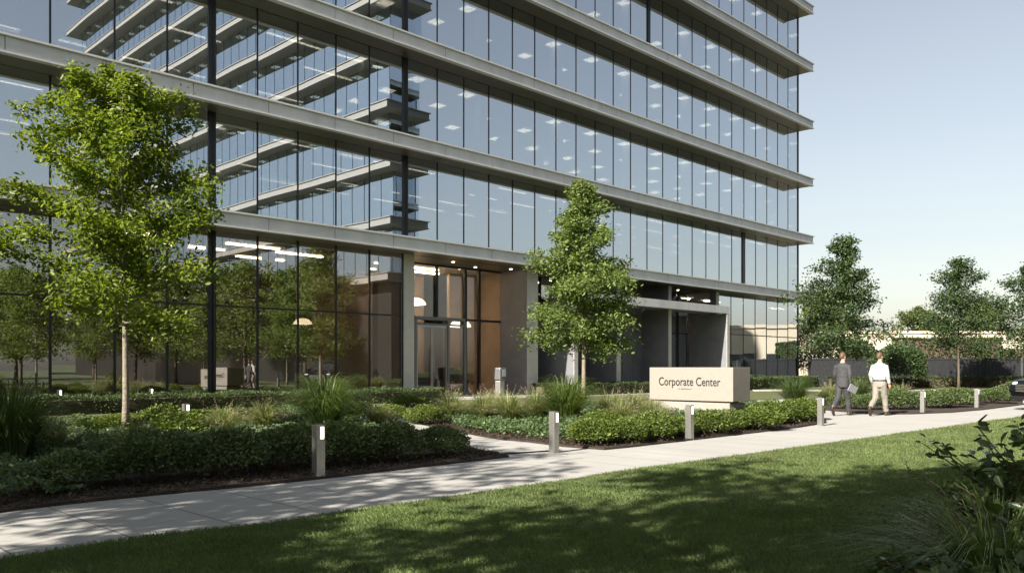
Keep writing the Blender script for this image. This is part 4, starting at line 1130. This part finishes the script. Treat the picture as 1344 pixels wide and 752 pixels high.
    for sd in ('L', 'R'):
        an, toe = Vector(J[sd + 'an']), Vector(J[sd + 'toe']); dv = (toe - an)
        hz = Vector((dv.x, dv.y, 0)).normalized()
        heel = an - hz * .06 - Vector((0, 0, .05)) if an.z < .12 else an + (an - Vector(J[sd + 'kn'])).normalized() * .045 - hz * .03
        s = MB(); tip = toe + (toe - heel).normalized() * .05
        s.tube([heel, heel.lerp(toe, .4), toe, tip], [.040, .046, .046, .03], 12, squash=(1.0, .8)); s.tube([an + Vector((0, 0, .02)), heel.lerp(toe, .25)], [.046, .05], 10)
        fuse('shoe', s, mats['shoe'], o, .009, 2)
    return o
J = dict(Lsh=(-.178, 0, 1.405), Rsh=(.178, 0, 1.405), Lel=(-.245, .02, 1.15), Rel=(.245, -.09, 1.16), Lwr=(-.25, .16, .94), Rwr=(.255, -.05, .90),
         Lhip=(-.088, 0, .90), Rhip=(.088, 0, .90), Lkn=(-.085, -.10, .49), Rkn=(.09, .14, .475), Lan=(-.07, -.47, .25), Ran=(.085, .22, .085), Ltoe=(-.07, -.42, .05), Rtoe=(.095, .385, .04))
J2 = dict(J); J2.update(Lan=(-.06, -.45, .25), Lkn=(-.08, -.09, .485), Lel=(-.25, -.03, 1.15), Lwr=(-.255, .10, .91), Rel=(.25, -.05, 1.15), Rwr=(.26, .03, .90))
suitm = mat('suit_cloth', (.038, .038, .042), .8, noise=(25, .12)); shirtm = mat('shirt_cloth', (.40, .40, .395), .75, bump=(14, .5)); khaki = mat('khaki_cloth', (.22, .20, .172), .8, bump=(12, .5))
shoem = mat('shoe_leather', (.035, .025, .018), .4)
p1 = G(1106, 545); p2 = G(1154.5, 545.3)
person((p1.x, p1.y, 0), -.80, J, 'man in a dark grey suit seen from behind, walking along the path carrying a folder', True, dict(top=suitm, trousers=suitm, collar=shirtm, shoe=shoem), -.35)
person((p2.x, p2.y, 0), -.85, J2, 'man in a white shirt and khaki trousers seen from behind, walking along the path', False, dict(top=shirtm, trousers=khaki, collar=shirtm, shoe=shoem), -.3)
# folder in the suited man's hand
hp = Vector((p1.x, p1.y, 0)) + Matrix.Rotation(-.80, 3, 'Z') @ Vector((.285, .0, .76))
fd = empty('folder', hp, -.42, 'grey and white folder held in the suited man\'s right hand', 'folder')
b = MB(); b.box((-.012, -.15, -.10), (.012, .17, .10)); bevel(b.build('cover', mat('folder_grey', (.22, .23, .25), .5), fd), .004)
b = MB(); b.box((-.030, -.13, -.085), (-.0125, .19, .105)); b.build('papers', mat('paper_white', (.75, .75, .75), .7), fd)
fd.rotation_euler = (R(-22), R(14), -1.2)

# ------------------------------------------------------------------ foreground plants at the lower right
rng = np.random.default_rng(900)
def broad(loc, stems, seed, label, ls):
    rng = np.random.default_rng(seed); root = empty('broad_leaf_shrub', loc, 0, label, 'shrub', 'foreground plants at the lower right')
    tb = MB(); P = []; O = []
    for (dx, dy, h) in stems:
        e = Vector((dx, dy, h)); mid = Vector((dx * .45, dy * .45, h * .6)); pts = [Vector((0, 0, -.02)), mid, e]
        tb.tube(pts, [.010, .007, .003], 6, cap=False)
        for t in np.linspace(.25, 1, 16):
            c = pts[0].lerp(mid, t / .5) if t < .5 else mid.lerp(e, (t - .5) / .5)
            for k in range(2):
                P.append(list(c + Vector(rng.normal(size=3) * .02))); a = rng.uniform(0, 6.3); O.append([math.cos(a), math.sin(a), rng.uniform(-.1, .5)])
    V, F = leaves(np.array(P), ls, rng, up=.9, droop=-.1, aspect=.62, outward=np.array(O))
    tb.build('stems', M['twig'], root); link('foliage', npmesh('foliage', V, F, M['broad']), root)
rs = random.Random(8)
broad((3.42, 5.15, .03), [(rs.uniform(-.75, .35), rs.uniform(-.3, .4), rs.uniform(.35, .98)) for _ in range(70)], 901, 'dark broad leaved shrub leaning in from the right edge', .075)
broad((2.70, 4.42, .03), [(rs.uniform(-.85, .6), rs.uniform(-.25, .25), rs.uniform(.10, .32)) for _ in range(95)], 902, 'low broad leaved plants in the lower right corner', .085)
broad((3.2, 4.45, .03), [(rs.uniform(-.5, .5), rs.uniform(-.3, .3), rs.uniform(.2, .5)) for _ in range(44)], 903, 'broad leaved plants under the thin grass at the right edge', .11)
clump('thin_grass', (2.75, 4.75, .03), .72, 2.2, 520, 910, M['grassG'], 'thin arching grass spilling over the lawn at the lower right', 'foreground plants at the lower right', .005, 34, plumem=M['twig'])

# ------------------------------------------------------------------ trees outside the frame: shade on the lawn and mirrored in the glass
wide = lambda t: 3.1 * math.sqrt(max(0, 1 - (1.9 * t - .8) ** 2 / 1.25)) + .2
sh = tree('park_tree', (-21.5, 8.2, 0), 10.2, 2.6, wide, 55, 10500, .24, M['leafB'], M['barkD'], .16, 34, (15, 60), 'broad shade tree behind the photographer', 'park trees that shade the lawn', spread=.42, sub=6)
sh.scale = (.82, .82, .82)
for i, (x, y, sc) in enumerate(((-17.8, 6.1, .84), (-14.0, 4.4, .86), (-10.6, 2.2, .98), (-3.9, -1.4, 1.0), (-.2, -4.2, .95), (-7.2, .6, .55), (-6.0, -5.5, .8))):
    copy_thing(sh, (x, y, 0), i * 1.1 + .4, sc, 'broad shade tree behind the photographer', 'park trees that shade the lawn')
# mirrored rows: young trees before the second tower, taller ones behind them
mt = None
for i, (s, q, sc) in enumerate(((16, 28.5, .9), (27.2, 30.3, .95), (31.3, 26.2, 1.0), (21, 34, .95), (12, 33, .9), (7, 29, .9))):
    p = W(s, q)
    if mt is None:
        mt = tree('young_tree', p, 7.2, 2.0, lambda t: 2.2 * (1 - t) ** .75 * (0.7 + .4 * min(1, t * 4)) + .1, 66, 8000, .15, M['leafB'], M['bark'], .08, 34, (12, 60), 'young tree on the lawn opposite, mirrored in the lobby glass', 'young trees mirrored in the lobby glass', spread=.24)
    else: copy_thing(mt, p, i * 1.9, sc, 'young tree on the lawn opposite, mirrored in the lobby glass')
for i, (s, q, sc) in enumerate(((34, 28, .9), (33.5, 37, 1.0), (32, 46, 1.05), (28, 55, 1.0), (24, 62, 1.1), (33, 58, 1.1), (16, 60, 1.0), (20, 46, .9), (10, 55, 1.05))):
    copy_thing(sh, W(s, q), i * 1.3, sc, 'tall broad tree on the lawn opposite, mirrored dimly in the lobby glass', 'broad trees mirrored in the lobby glass')
# far trees beyond the fence
ft = tree('far_tree', (73, 150, 0), 10.5, 2.5, wide, 77, 7000, .34, M['leafD'], M['barkD'], .16, 30, (15, 60), 'pale green tree beyond the low building, left of the lone slim tree', 'pale trees beyond the low building', spread=.5)
for i, (x, y, sc, l) in enumerate(((66.5, 131, .9, 'pale round tree just right of the first tree beyond the low building'), (58, 104, .0, ''), (84, 125, 1.5, 'tall pale tree behind the lone slim tree on the right'), (92, 128, 1.35, 'pale tree at the right edge beyond the low building'), (42, 112, 1.1, 'pale tree half hidden behind the dark conical tree'), (50, 130, .95, 'pale tree behind the conical tree, over the low roof'), (76, 135, 1.15, 'pale tree in the gap over the low roof'))):
    if sc: copy_thing(ft, (x * 1.17, y * 1.17, 0), i * 1.7, sc * 1.2, l)
ft.scale = (1.2, 1.2, 1.2)
bpy.context.view_layer.update()
